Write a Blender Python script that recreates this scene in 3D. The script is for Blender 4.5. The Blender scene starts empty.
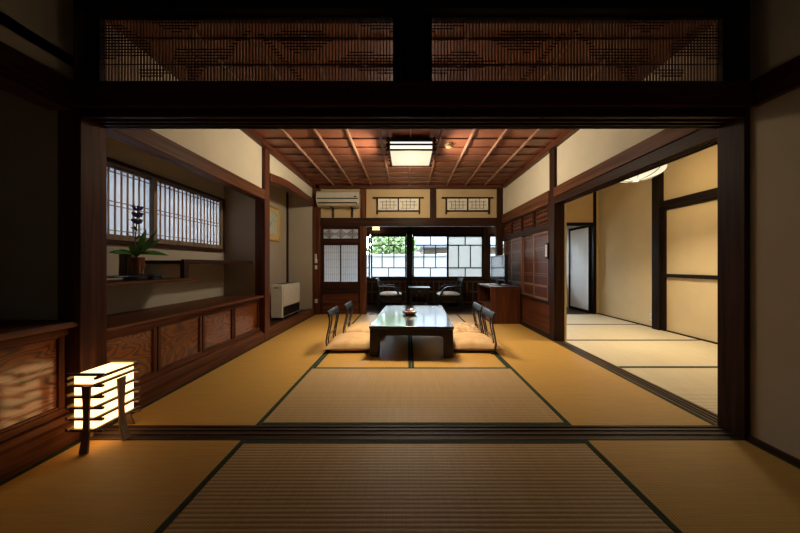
import bpy, bmesh, math, random
from mathutils import Vector, Matrix
random.seed(7)
PI = math.pi
C = bpy.context.scene.collection
S = bpy.context.scene

# ------------------------------------------------------------------ materials
def nodes(name):
    m = bpy.data.materials.new(name); m.use_nodes = True
    nt = m.node_tree; nt.nodes.clear()
    out = nt.nodes.new('ShaderNodeOutputMaterial')
    return m, nt, out

def N(nt, t, **kw):
    n = nt.nodes.new(t)
    for k, v in kw.items():
        setattr(n, k, v)
    return n

def bsdf(nt, out, rough=.5, col=(.5, .5, .5), spec=.5, metal=0., coat=0., ior=1.5):
    b = N(nt, 'ShaderNodeBsdfPrincipled')
    b.inputs['Base Color'].default_value = (*col, 1)
    b.inputs['Roughness'].default_value = rough
    b.inputs['Metallic'].default_value = metal
    b.inputs['Specular IOR Level'].default_value = spec
    b.inputs['IOR'].default_value = ior
    b.inputs['Coat Weight'].default_value = coat
    b.inputs['Coat Roughness'].default_value = .12
    nt.links.new(b.outputs[0], out.inputs[0])
    return b

def coords(nt, scale=(1, 1, 1), rot=(0, 0, 0)):
    tc = N(nt, 'ShaderNodeTexCoord'); mp = N(nt, 'ShaderNodeMapping')
    mp.inputs['Scale'].default_value = scale
    mp.inputs['Rotation'].default_value = rot
    nt.links.new(tc.outputs['Object'], mp.inputs[0])
    return mp.outputs[0]

def noise(nt, vec, scale, detail=3., rough=.5, dist=0.):
    n = N(nt, 'ShaderNodeTexNoise')
    n.inputs['Scale'].default_value = scale; n.inputs['Detail'].default_value = detail
    n.inputs['Roughness'].default_value = rough; n.inputs['Distortion'].default_value = dist
    nt.links.new(vec, n.inputs['Vector'])
    return n.outputs[0]

def ramp(nt, fac, stops):
    r = N(nt, 'ShaderNodeValToRGB'); e = r.color_ramp.elements
    while len(e) < len(stops): e.new(.5)
    for i, (p, c) in enumerate(stops):
        e[i].position = p; e[i].color = (*c, 1)
    nt.links.new(fac, r.inputs[0])
    return r.outputs[0]

def bump(nt, b, h, strength, dist=.002):
    u = N(nt, 'ShaderNodeBump'); u.inputs['Strength'].default_value = strength
    u.inputs['Distance'].default_value = dist
    nt.links.new(h, u.inputs['Height']); nt.links.new(u.outputs[0], b.inputs['Normal'])

_cache = {}
def wood(pal, axis='y'):
    key = (pal, axis)
    if key in _cache: return _cache[key]
    P = {  # dark colour, light colour, roughness, coat
        'black':  ((.009, .006, .005), (.020, .013, .010), .42, 0.),
        'dark':   ((.022, .010, .006), (.052, .022, .013), .45, 0.),
        'brown':  ((.066, .025, .0115), (.155, .058, .026), .45, 0.),
        'post':   ((.036, .0135, .007), (.088, .032, .0155), .45, 0.),
        'red':    ((.058, .017, .008), (.130, .042, .018), .42, .06),
        'light':  ((.20, .105, .050), (.36, .20, .10), .5, 0.),
        'lantern': ((.11, .065, .035), (.20, .125, .07), .5, 0.),
        'sill':   ((.05, .030, .019), (.12, .074, .045), .45, .1),
        'worn':   ((.020, .011, .008), (.075, .045, .028), .5, 0.),
        'grey':   ((.13, .085, .055), (.24, .165, .11), .55, 0.),
        'batten': ((.20, .10, .062), (.32, .175, .115), .4, .1),
        'hall':   ((.030, .018, .012), (.07, .042, .026), .3, .2),
    }[pal]
    m, nt, out = nodes('wood_%s_%s' % (pal, axis))
    sc = {'x': (.7, 16, 16), 'y': (16, .7, 16), 'z': (16, 16, .7)}[axis]
    v = coords(nt, sc)
    n = noise(nt, v, 1.6, 5, .6, .7)
    c = ramp(nt, n, [(.36, P[0]), (.64, P[1])])
    b = bsdf(nt, out, P[2], coat=P[3], spec=.08 if pal in ('black', 'dark', 'brown', 'post') else .18); nt.links.new(c, b.inputs['Base Color'])
    n2 = noise(nt, v, 7, 3)
    bump(nt, b, n2, .18, .0012)
    _cache[key] = m
    return m

def figured(axis='y', gain=1.):
    """strongly figured, varnished zelkova board"""
    key = ('fig', axis, gain)
    if key in _cache: return _cache[key]
    m, nt, out = nodes('figured_zelkova_%s' % axis)
    sc = {'y': (1, .9, 1.9), 'z': (1, 1.9, .9)}[axis]
    v = coords(nt, sc)
    nn = noise(nt, v, 2.0, 2.5, .45, .5)
    mu = N(nt, 'ShaderNodeMath'); mu.operation = 'MULTIPLY'; mu.inputs[1].default_value = 150.
    si = N(nt, 'ShaderNodeMath'); si.operation = 'SINE'
    nt.links.new(nn, mu.inputs[0]); nt.links.new(mu.outputs[0], si.inputs[0])
    hf = N(nt, 'ShaderNodeMath'); hf.operation = 'MULTIPLY_ADD'; hf.inputs[1].default_value = .5; hf.inputs[2].default_value = .5
    nt.links.new(si.outputs[0], hf.inputs[0])
    c = ramp(nt, hf.outputs[0], [(0., (.048, .014, .005)), (.25, (.13, .041, .013)), (.75, (.20, .064, .020)), (1., (.23, .078, .026))])
    b = bsdf(nt, out, .35, coat=.7, spec=.3); b.inputs['Coat Roughness'].default_value = .16; b.inputs['Coat IOR'].default_value = 1.7; b.inputs['Coat Tint'].default_value = (1., .72, .45, 1); nt.links.new(c, b.inputs['Base Color'])
    bump(nt, b, hf.outputs[0], .18, .002)
    _cache[key] = m
    return m

def plaster(name, col, var=.06, rough=.9, stripes=False):
    m, nt, out = nodes(name)
    v = coords(nt)
    n = noise(nt, v, 2.2, 5, .6)
    lo = tuple(x * (1 - var) for x in col); hi = tuple(x * (1 + var) for x in col)
    c = ramp(nt, n, [(.3, lo), (.7, hi)])
    b = bsdf(nt, out, rough, spec=.25); nt.links.new(c, b.inputs['Base Color'])
    bump(nt, b, noise(nt, v, 220, 2), .25, .001)
    return m

def plain(name, col, rough=.5, **kw):
    m, nt, out = nodes(name)
    b = bsdf(nt, out, rough, col, **kw)
    n = noise(nt, coords(nt), 12, 3)
    c = ramp(nt, n, [(.3, tuple(x * .94 for x in col)), (.7, tuple(min(1, x * 1.05) for x in col))])
    nt.links.new(c, b.inputs['Base Color'])
    return m

def tatami(name, col, along):
    """rush mat, ribs parallel to the long side"""
    m, nt, out = nodes(name)
    v = coords(nt)
    w = N(nt, 'ShaderNodeTexWave'); w.wave_type = 'BANDS'
    w.bands_direction = 'Y' if along == 'x' else 'X'
    w.inputs['Scale'].default_value = 16. if along == 'x' else 24.
    nt.links.new(v, w.inputs['Vector'])
    w2 = N(nt, 'ShaderNodeTexWave'); w2.wave_type = 'BANDS'
    w2.bands_direction = 'X' if along == 'x' else 'Y'
    w2.inputs['Scale'].default_value = 26
    nt.links.new(v, w2.inputs['Vector'])
    n = noise(nt, coords(nt, (3, 60, 3) if along == 'y' else (60, 3, 3)), 1.5, 4, .6)
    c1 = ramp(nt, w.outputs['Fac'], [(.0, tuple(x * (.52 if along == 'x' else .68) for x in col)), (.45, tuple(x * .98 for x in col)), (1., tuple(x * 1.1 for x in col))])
    c2 = ramp(nt, n, [(.3, (.88, .88, .86)), (.7, (1.06, 1.05, 1.05))])
    mx = N(nt, 'ShaderNodeMix'); mx.data_type = 'RGBA'; mx.blend_type = 'MULTIPLY'
    mx.inputs[0].default_value = 1.
    nt.links.new(c1, mx.inputs[6]); nt.links.new(c2, mx.inputs[7])
    b = bsdf(nt, out, .5, spec=.3); b.inputs['Sheen Weight'].default_value = .16; b.inputs['Sheen Roughness'].default_value = .4; b.inputs['Sheen Tint'].default_value = (1., .66, .22, 1)
    nt.links.new(mx.outputs[2], b.inputs['Base Color'])
    ad = N(nt, 'ShaderNodeMath'); ad.operation = 'MULTIPLY_ADD'
    nt.links.new(w2.outputs['Fac'], ad.inputs[0]); ad.inputs[1].default_value = .10 if along == 'x' else .3
    nt.links.new(w.outputs['Fac'], ad.inputs[2])
    bump(nt, b, ad.outputs[0], .5, .002)
    return m

def emit(name, col, strength, diffuse=.6):
    m, nt, out = nodes(name)
    e = N(nt, 'ShaderNodeEmission'); e.inputs[0].default_value = (*col, 1); e.inputs[1].default_value = strength
    d = N(nt, 'ShaderNodeBsdfDiffuse'); d.inputs[0].default_value = (diffuse, diffuse * .95, diffuse * .85, 1)
    a = N(nt, 'ShaderNodeAddShader')
    nt.links.new(e.outputs[0], a.inputs[0]); nt.links.new(d.outputs[0], a.inputs[1])
    nt.links.new(a.outputs[0], out.inputs[0])
    return m

def paper(name, col, trans=.62):
    m, nt, out = nodes(name)
    d = N(nt, 'ShaderNodeBsdfDiffuse'); t = N(nt, 'ShaderNodeBsdfTranslucent')
    n = noise(nt, coords(nt, (8, 8, 3)), 6, 4)
    c = ramp(nt, n, [(.3, tuple(x * .95 for x in col)), (.7, col)])
    nt.links.new(c, d.inputs[0]); nt.links.new(c, t.inputs[0])
    mx = N(nt, 'ShaderNodeMixShader'); mx.inputs[0].default_value = trans
    nt.links.new(d.outputs[0], mx.inputs[1]); nt.links.new(t.outputs[0], mx.inputs[2])
    nt.links.new(mx.outputs[0], out.inputs[0])
    return m

def glass(name, frost=0.):
    m, nt, out = nodes(name)
    t = N(nt, 'ShaderNodeBsdfTransparent'); t.inputs[0].default_value = (.94, .96, .96, 1)
    g = N(nt, 'ShaderNodeBsdfGlossy'); g.inputs['Roughness'].default_value = .03
    f = N(nt, 'ShaderNodeFresnel'); f.inputs[0].default_value = 1.45
    mx = N(nt, 'ShaderNodeMixShader')
    nt.links.new(f.outputs[0], mx.inputs[0]); nt.links.new(t.outputs[0], mx.inputs[1]); nt.links.new(g.outputs[0], mx.inputs[2])
    last = mx
    if frost:
        tr = N(nt, 'ShaderNodeBsdfTranslucent'); tr.inputs[0].default_value = (.25, .25, .235, 1)
        m2 = N(nt, 'ShaderNodeMixShader'); m2.inputs[0].default_value = frost
        nt.links.new(mx.outputs[0], m2.inputs[1]); nt.links.new(tr.outputs[0], m2.inputs[2]); last = m2
    nt.links.new(last.outputs[0], out.inputs[0])
    return m

def fabric(name, c1, c2, scale=9.):
    m, nt, out = nodes(name)
    v = coords(nt)
    n = noise(nt, v, scale, 5, .6, .6)
    c = ramp(nt, n, [(.35, c1), (.65, c2)])
    b = bsdf(nt, out, .8, spec=.2); nt.links.new(c, b.inputs['Base Color'])
    b.inputs['Sheen Weight'].default_value = 0.
    bump(nt, b, noise(nt, v, 300, 2), .2, .001)
    return m

M = {
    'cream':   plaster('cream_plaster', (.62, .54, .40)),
    'ochre':   plaster('ochre_plaster', (.53, .38, .20)),
    'sand':    plaster('sand_plaster', (.62, .50, .32)),
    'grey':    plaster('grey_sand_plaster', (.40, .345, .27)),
    'white':   plaster('white_plaster', (.80, .80, .78)),
    'doorw':   plaster('white_door_paper', (.86, .89, .93), .03),
    'garden':  plaster('darkened_garden_wall', (.16, .163, .166)),  # white wall, base colour lowered so the strong sky does not bleach it
    'dim':     plaster('beige_front_plaster', (.36, .29, .20)),
    'earth':   plaster('ground_gravel', (.26, .25, .23), .2),
    't_x':     tatami('rush_sheen_beige', (.44, .28, .125), 'x'),  # beige and golden paint in the rush sheen that shifts with mat direction
    't_y':     tatami('rush_sheen_golden', (.50, .275, .062), 'y'),
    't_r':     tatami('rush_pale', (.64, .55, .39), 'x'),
    'heri':    fabric('green_mat_border', (.014, .026, .013), (.026, .043, .022), 60),
    'heri_k':  fabric('black_mat_border', (.010, .010, .010), (.09, .085, .07), 90),
    'paper':   paper('shoji_paper', (.50, .52, .54), .37),
    'paper_h': paper('hall_shoji_paper', (.75, .77, .79), .55),
    'paper_b': paper('fill_window_paper', (.42, .43, .44), .34),  # paper of the window added for fill light
    'paper_t': paper('transom_paper', (.86, .80, .66), .05),
    'glass':   glass('clear_glass'),
    'frost':   glass('frosted_glass', .8),
    'lacquer': None, 'andon': emit('lantern_paper', (1., .56, .22), 3., .1),
    'lampp':   emit('ceiling_lamp_paper', (1., .86, .60), .72, .06),
    'lamps':   emit('ceiling_lamp_side_paper', (1., .84, .62), 1.2, .06),
    'pend':    emit('pendant_paper', (1., .86, .58), .75, .06),
    'hlamp':   emit('hall_lamp_paper', (1., .82, .5), 3.0),
    'ac':      plain('ivory_plastic', (.52, .48, .38), .4),
    'ivory':   plain('ivory_enamel', (.66, .64, .56), .35),
    'blackp':  plain('black_plastic', (.012, .012, .013), .35),
    'whitep':  plain('white_plastic', (.72, .71, .66), .4),
    'metal':   plain('brushed_metal', (.55, .54, .52), .35, metal=1.),
    'gold':    plain('gilt_frame', (.55, .34, .09), .4, metal=.2),
    'mount':   plain('gold_picture_mount', (.60, .45, .20), .6),
    'brass':   plain('brass_plastic', (.24, .17, .09), .4),
    'cushion': fabric('ochre_cushion', (.42, .26, .125), (.52, .34, .175), 6.),
    'cushion_p': fabric('mottled_cushion', (.30, .16, .07), (.60, .42, .25), 16.),
    'seatpad': fabric('white_seat_fabric', (.72, .71, .67), (.80, .79, .75), 12.),
    'leaf':    fabric('leaf_green', (.03, .10, .02), (.075, .19, .045), 14.),
    'stem':    plain('stem_green', (.05, .10, .03), .6),
    'petal':   fabric('gentian_petal', (.045, .025, .16), (.10, .06, .30), 30.),
    'clay':    plain('brown_glazed_clay', (.11, .035, .016), .15),
    'clay_d':  plain('dark_fired_clay', (.045, .018, .010), .35),
    'sweet':   plain('sweet_wrapper', (.22, .05, .035), .35),
    'sweet_w': plain('white_wrapper', (.78, .72, .70), .4),
    'dish':    plain('dark_lacquer_dish', (.010, .008, .008), .2),
    'foliage': fabric('tree_foliage', (.05, .09, .03), (.14, .20, .075), 3.),
    'rooft':   plain('grey_roof_tile', (.042, .048, .057), .6),
    'paperw':  plain('printed_paper', (.74, .76, .78), .5),
    'art':     None,
}
m, nt, out = nodes('black_lacquer'); bsdf(nt, out, .13, (.012, .007, .006), ior=2.0, coat=1.); M['lacquer'] = m
m, nt, out = nodes('dark_lacquer'); bsdf(nt, out, .35, (.016, .007, .005), spec=.4); M['lacq2'] = m
m, nt, out = nodes('side_table_black'); bsdf(nt, out, .5, (.009, .009, .010), spec=.3); M['stab'] = m
m, nt, out = nodes('chair_black'); bsdf(nt, out, .28, (.012, .012, .014), coat=.3); M['chairb'] = m
m, nt, out = nodes('tv_screen'); bsdf(nt, out, .05, (.01, .01, .012), ior=2.4, coat=1.); M['screen'] = m
m, nt, out = nodes('ink_wash_picture')
v = coords(nt, (1, 1, 1)); n = noise(nt, v, 5, 5, .6, .8)
c = ramp(nt, n, [(.3, (.20, .30, .36)), (.5, (.52, .55, .45)), (.7, (.62, .50, .25))])
b = bsdf(nt, out, .35); nt.links.new(c, b.inputs['Base Color']); M['art'] = m
# ceiling board: every board its own tone, grain across the room
m, nt, out = nodes('cedar_ceiling_board')
tc = N(nt, 'ShaderNodeTexCoord'); sx = N(nt, 'ShaderNodeSeparateXYZ'); nt.links.new(tc.outputs['Object'], sx.inputs[0])
fl = N(nt, 'ShaderNodeMath'); fl.operation = 'FLOOR'
dv = N(nt, 'ShaderNodeMath'); dv.operation = 'DIVIDE'; dv.inputs[1].default_value = .243
sb = N(nt, 'ShaderNodeMath'); sb.operation = 'SUBTRACT'; sb.inputs[1].default_value = 1.61
nt.links.new(sx.outputs[1], sb.inputs[0]); nt.links.new(sb.outputs[0], dv.inputs[0]); nt.links.new(dv.outputs[0], fl.inputs[0])
wn = N(nt, 'ShaderNodeTexWhiteNoise'); wn.noise_dimensions = '1D'; nt.links.new(fl.outputs[0], wn.inputs['W'])
nz = noise(nt, coords(nt, (.8, 18, 18)), 1.6, 5, .6, .6)
ma = N(nt, 'ShaderNodeMath'); ma.operation = 'MULTIPLY_ADD'; ma.inputs[1].default_value = .45
nt.links.new(wn.outputs[0], ma.inputs[0]); nt.links.new(nz, ma.inputs[2])
c = ramp(nt, ma.outputs[0], [(.35, (.13, .042, .021)), (.95, (.27, .095, .049))])
b = bsdf(nt, out, .42, coat=.1); nt.links.new(c, b.inputs['Base Color']); M['cedar'] = m

# ------------------------------------------------------------------ mesh builder
class MB:
    def __init__(s): s.v = []; s.f = []
    def add(s, vs, fs):
        k = len(s.v); s.v += [Vector(p) for p in vs]; s.f += [[i + k for i in f] for f in fs]; return s
    def box(s, x0, x1, y0, y1, z0, z1):
        return s.add([(x0, y0, z0), (x1, y0, z0), (x1, y1, z0), (x0, y1, z0), (x0, y0, z1), (x1, y0, z1), (x1, y1, z1), (x0, y1, z1)],
                     [(3, 2, 1, 0), (4, 5, 6, 7), (0, 1, 5, 4), (1, 2, 6, 5), (2, 3, 7, 6), (3, 0, 4, 7)])
    def prism(s, poly, axis, d0, d1):
        def P(a, b, d): return {'x': (d, a, b), 'y': (a, d, b), 'z': (a, b, d)}[axis]
        n = len(poly)
        vs = [P(a, b, d0) for a, b in poly] + [P(a, b, d1) for a, b in poly]
        fs = [tuple(range(n - 1, -1, -1)), tuple(range(n, 2 * n))] + [(i, (i + 1) % n, n + (i + 1) % n, n + i) for i in range(n)]
        return s.add(vs, fs)
    def lathe(s, prof, c=(0, 0, 0), n=24):
        vs, fs = [], []
        for r, z in prof:
            for k in range(n):
                a = 2 * PI * k / n; vs.append((c[0] + r * math.cos(a), c[1] + r * math.sin(a), c[2] + z))
        for j in range(len(prof) - 1):
            for k in range(n):
                fs.append((j * n + k, j * n + (k + 1) % n, (j + 1) * n + (k + 1) % n, (j + 1) * n + k))
        fs.append(tuple(range(n - 1, -1, -1))); L = (len(prof) - 1) * n; fs.append(tuple(range(L, L + n)))
        return s.add(vs, fs)
    def tube(s, pts, r, n=8, sq=None):
        """round tube, or flat bar when sq=(half width, half height)"""
        pts = [Vector(p) for p in pts]; vs, fs = [], []
        rr = r if isinstance(r, (list, tuple)) else [r] * len(pts)
        up0 = Vector((0, 0, 1))
        for i, p in enumerate(pts):
            t = (pts[min(i + 1, len(pts) - 1)] - pts[max(i - 1, 0)]).normalized()
            up = up0 if abs(t.dot(up0)) < .93 else Vector((0, 1, 0))
            a = t.cross(up).normalized(); b2 = a.cross(t).normalized()
            if sq:
                for u, w in ((-1, -1), (1, -1), (1, 1), (-1, 1)):
                    vs.append(p + a * (u * sq[0]) + b2 * (w * sq[1]))
            else:
                for k in range(n):
                    an = 2 * PI * k / n; vs.append(p + (a * math.cos(an) + b2 * math.sin(an)) * rr[i])
        q = 4 if sq else n
        for i in range(len(pts) - 1):
            for k in range(q):
                fs.append((i * q + k, i * q + (k + 1) % q, (i + 1) * q + (k + 1) % q, (i + 1) * q + k))
        fs.append(tuple(range(q - 1, -1, -1))); L = (len(pts) - 1) * q; fs.append(tuple(range(L, L + q)))
        return s.add(vs, fs)
    def ribbon(s, prof, w0, w1, th):
        """profile in (x,z), extruded in y from w0 to w1, thickness th along x"""
        n = len(prof)
        poly = [(x - th / 2, z) for x, z in prof] + [(x + th / 2, z) for x, z in reversed(prof)]
        vs = [(a, w0, b) for a, b in poly] + [(a, w1, b) for a, b in poly]; k = 2 * n; fs = []
        for i in range(n - 1):
            a, b2, c2, d = i, i + 1, k - 2 - i, k - 1 - i
            fs.append((a, d, c2, b2)); fs.append((a + k, b2 + k, c2 + k, d + k))
        for i in range(k):
            j = (i + 1) % k; fs.append((i, j, j + k, i + k))
        return s.add(vs, fs)
    def ell(s, c, r, n=16, m=10, pw=1.):
        vs, fs = [], []
        def pp(x): return math.copysign(abs(x) ** pw, x)
        for j in range(1, m):
            th = PI * j / m - PI / 2
            for k in range(n):
                a = 2 * PI * k / n
                vs.append((c[0] + r[0] * math.cos(th) * pp(math.cos(a)), c[1] + r[1] * math.cos(th) * pp(math.sin(a)), c[2] + r[2] * math.sin(th)))
        b0 = len(vs); vs += [(c[0], c[1], c[2] - r[2]), (c[0], c[1], c[2] + r[2])]
        for j in range(m - 2):
            for k in range(n):
                fs.append((j * n + k, j * n + (k + 1) % n, (j + 1) * n + (k + 1) % n, (j + 1) * n + k))
        for k in range(n):
            fs.append((b0, (k + 1) % n, k)); L = (m - 2) * n; fs.append((b0 + 1, L + k, L + (k + 1) % n))
        return s.add(vs, fs)

_loc = {}
def put(name, mb, mat, parent=None, bev=0., local=False):
    me = bpy.data.meshes.new(name); off = Vector((0, 0, 0))
    if parent is not None and not local: off = _loc.get(parent.name, off)
    me.from_pydata([p - off for p in mb.v], [], mb.f); me.update()
    bm = bmesh.new(); bm.from_mesh(me); bmesh.ops.recalc_face_normals(bm, faces=bm.faces); bm.to_mesh(me); bm.free()
    for p in me.polygons: p.use_smooth = True
    me.set_sharp_from_angle(angle=.62)
    me.materials.append(mat)
    o = bpy.data.objects.new(name, me); C.objects.link(o)
    if parent is not None: o.parent = parent; _loc[o.name] = off
    if bev:
        b = o.modifiers.new('soft_edges', 'BEVEL'); b.width = bev; b.segments = 2; b.limit_method = 'ANGLE'
    return o
def tag(o, label=None, cat=None, group=None, kind=None):
    if label: o['label'] = label
    if cat: o['category'] = cat
    if group: o['group'] = group
    if kind: o['kind'] = kind
    return o
def thing(name, label, cat, loc=(0, 0, 0), rz=0., group=None, kind=None):
    o = bpy.data.objects.new(name, None); C.objects.link(o); o.empty_display_size = .1
    o.location = loc; o.rotation_euler = (0, 0, rz); _loc[o.name] = Vector(loc)
    return tag(o, label, cat, group, kind)
def struct(name, mb, mat, label, cat, bev=0.):
    return tag(put(name, mb, mat, None, bev), label, cat, None, 'structure')
def copy_tree(o, parent=None):
    c = o.copy(); C.objects.link(c)
    if parent is not None: c.parent = parent
    for ch in list(o.children): copy_tree(ch, c)
    return c
def B(*a): return MB().box(*a)

# ------------------------------------------------------------------ camera  (room: X right, Y into the house, floor Z = 0)
cam = bpy.data.cameras.new('camera'); co = bpy.data.objects.new('camera', cam); C.objects.link(co)
co.location = (-.04, 0, .95); co.rotation_euler = (PI / 2, 0, 0)
cam.sensor_width = 36; cam.lens = 272 / 800 * 36
cam.shift_x = -7 / 800; cam.shift_y = -1.5 / 800; cam.clip_start = .02
S.camera = co

YF, YB = 1.477, 1.61          # sill between the rooms
YE = 5.25                     # far wall of the main room
XL, XR = -1.815, 1.80
XA = -2.33                    # back of the alcoves on the left
XS = 3.69                     # far side wall of the side room
ZC = 2.48

# ------------------------------------------------------------------ floors
struct('floor', MB().box(-2.45, 3.75, -1.6, 5.37, -.14, -.055), wood('dark', 'x'), 'dark timber sub-floor under the tatami mats', 'floor')
struct('floor_hall', MB().box(-1.95, 3.62, 5.37, 6.60, -.14, -.004), wood('hall', 'x'), 'dark wooden floor of the window hall behind the main room', 'floor')

def mat_(x0, x1, y0, y1, along, mat, label, group, heri='heri', bw=.028):
    cx, cy = (x0 + x1) / 2, (y0 + y1) / 2
    g = .0015
    t = thing('tatami_mat', label, 'tatami mat', (cx, cy, -.055), 0, group)
    put('mat_body', B(x0 + g, x1 - g, y0 + g, y1 - g, -.055, 0), mat, t)
    mb1 = MB(); mb2 = MB()
    if along == 'x':
        mb1.box(x0 + g, x1 - g, y0 + g, y0 + bw, -.01, .0014); mb2.box(x0 + g, x1 - g, y1 - bw, y1 - g, -.01, .0014)
    else:
        mb1.box(x0 + g, x0 + bw, y0 + g, y1 - g, -.01, .0014); mb2.box(x1 - bw, x1 - g, y0 + g, y1 - g, -.01, .0014)
    put('border', mb1, M[heri], t); put('border', mb2, M[heri], t)
L = .91
g1 = 'tatami mats of the main room'
ym = YB + .002
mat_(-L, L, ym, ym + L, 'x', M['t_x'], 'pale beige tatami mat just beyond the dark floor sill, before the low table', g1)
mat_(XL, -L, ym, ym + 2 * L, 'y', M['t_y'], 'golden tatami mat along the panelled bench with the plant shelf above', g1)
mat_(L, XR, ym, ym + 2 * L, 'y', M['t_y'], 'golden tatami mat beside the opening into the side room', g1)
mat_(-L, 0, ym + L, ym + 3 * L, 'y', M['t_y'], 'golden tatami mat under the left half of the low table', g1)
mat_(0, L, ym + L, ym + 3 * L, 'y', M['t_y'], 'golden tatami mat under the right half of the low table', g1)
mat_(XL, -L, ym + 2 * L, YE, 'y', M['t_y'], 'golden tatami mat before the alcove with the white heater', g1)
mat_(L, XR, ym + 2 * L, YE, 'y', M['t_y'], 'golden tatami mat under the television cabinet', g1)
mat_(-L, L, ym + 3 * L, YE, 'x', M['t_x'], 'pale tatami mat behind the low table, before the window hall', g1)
g2 = 'tatami mats of the dim front room'
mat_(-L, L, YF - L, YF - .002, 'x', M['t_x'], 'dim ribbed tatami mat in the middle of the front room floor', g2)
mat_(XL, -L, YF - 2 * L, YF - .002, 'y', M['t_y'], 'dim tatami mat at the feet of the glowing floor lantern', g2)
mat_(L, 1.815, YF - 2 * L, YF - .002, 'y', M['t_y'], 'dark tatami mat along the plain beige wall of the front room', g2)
g3 = 'black bordered tatami mats of the side room'
xs0 = 1.93
labs = ['pale tatami mat of the side room, nearest strip inside the opening', 'pale tatami mat of the side room, second strip from the opening front',
        'pale tatami mat of the side room, third strip, at the dark wall post', 'pale daylit tatami mat of the side room, furthest strip by the white door']
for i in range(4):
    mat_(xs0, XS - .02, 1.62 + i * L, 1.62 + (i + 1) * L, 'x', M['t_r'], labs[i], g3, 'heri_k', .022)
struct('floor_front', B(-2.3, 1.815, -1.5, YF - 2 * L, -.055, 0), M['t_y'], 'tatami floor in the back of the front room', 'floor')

# sills
sm = B(XL + .001, XR - .001, YF, YB, -.055, -.003)
for a, b in ((0, .022), (.046, .062), (.084, .10), (.118, .133)): sm.box(XL + .001, XR - .001, YF + a, YF + b, -.01, .002)
struct('trim_1', sm, wood('worn', 'x'), 'worn dark grooved sill on the floor between front and main room', 'sill')
sm = B(XR, xs0, YB, 3.40, -.055, -.007)
for a, b in ((0, .018), (.038, .05), (.07, .082), (.108, .13)): sm.box(XR + a, XR + b, YB, 3.40, -.008, .002)
struct('trim_2', sm, wood('sill', 'y'), 'grooved wooden sill on the floor of the side room opening', 'sill')
struct('trim_3', B(-1.7, 1.7, YE, 5.37, -.055, .002), wood('sill', 'x'), 'wooden sill between main room and window hall', 'sill')
struct('trim_4', B(xs0, 3.6, 5.26, 5.40, -.055, .002), wood('dark', 'x'), 'dark wooden sill under the back doorway of the side room', 'sill')

# ------------------------------------------------------------------ front frame: posts, lintel, beam
ztop = 2.50
struct('trim_5', B(-1.94, XL, YF, YB, -.055, ztop), wood('post', 'z'), 'thick brown post behind the floor lantern', 'post', .004)
struct('trim_6', B(XR - .005, 1.93, YF, YB, -.055, ztop), wood('dark', 'z'), 'dark post beside the plain beige front wall', 'post', .004)
lm = B(XL, XR - .005, YF + .012, YB - .005, 1.775, 1.955)
for a, b in ((.0, .022), (.05, .062), (.088, .10), (.118, .133)): lm.box(XL, XR - .005, YF + a, YF + b, 1.755, 1.78)
struct('trim_7', lm, wood('dark', 'x'), 'dark grooved lintel across the top of the front opening', 'lintel')
struct('trim_8', B(-1.86, 1.83, YF - .03, YF + .012, 1.80, 1.93), wood('post', 'x'), 'dark horizontal rail on the front of the lintel', 'beam', .003)
struct('trim_9', B(-1.94, 1.93, YF, YF + .09, 2.345, ztop).box(-1.94, 1.93, YF + .09, YB, 2.455, ztop), wood('black', 'x'), 'black beam above the openwork transoms', 'beam')
struct('trim_10', B(-.075, .055, YF + .005, YB - .01, 1.955, 2.345), wood('black', 'z'), 'short black post between the two openwork transoms', 'post')

# openwork transoms
POLY = [
    [(102, 26), (123, 26), (152, 45), (152, 57), (116, 59), (102, 59)],
    [(139, 72), (142, 68), (160, 68), (172, 73), (162, 77), (142, 77)],
    [(148, 20), (202, 20), (198, 27), (178, 34), (165, 30)],
    [(176, 48), (236, 48), (232, 58), (210, 64), (198, 79), (190, 82), (186, 66), (174, 60)],
    [(228, 48), (234, 48), (254, 30), (248, 30)],
    [(272, 37), (285, 31), (322, 31), (333, 41), (318, 50), (296, 54), (286, 48)],
    [(258, 35), (264, 35), (306, 82), (300, 82)],
    [(357, 21), (393, 21), (393, 33), (362, 28)],
    [(350, 51), (372, 51), (375, 55), (393, 55), (393, 76), (340, 68), (328, 62), (345, 58)],
]
def spans(y):
    o = []
    for p in POLY:
        xs = []
        for (xa, ya), (xb, yb) in zip(p, p[1:] + p[:1]):
            if (ya <= y < yb) or (yb <= y < ya): xs.append(xa + (y - ya) * (xb - xa) / (yb - ya))
        xs.sort()
        o += [(xs[i], xs[i + 1]) for i in range(0, len(xs) - 1, 2)]
    return o
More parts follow.
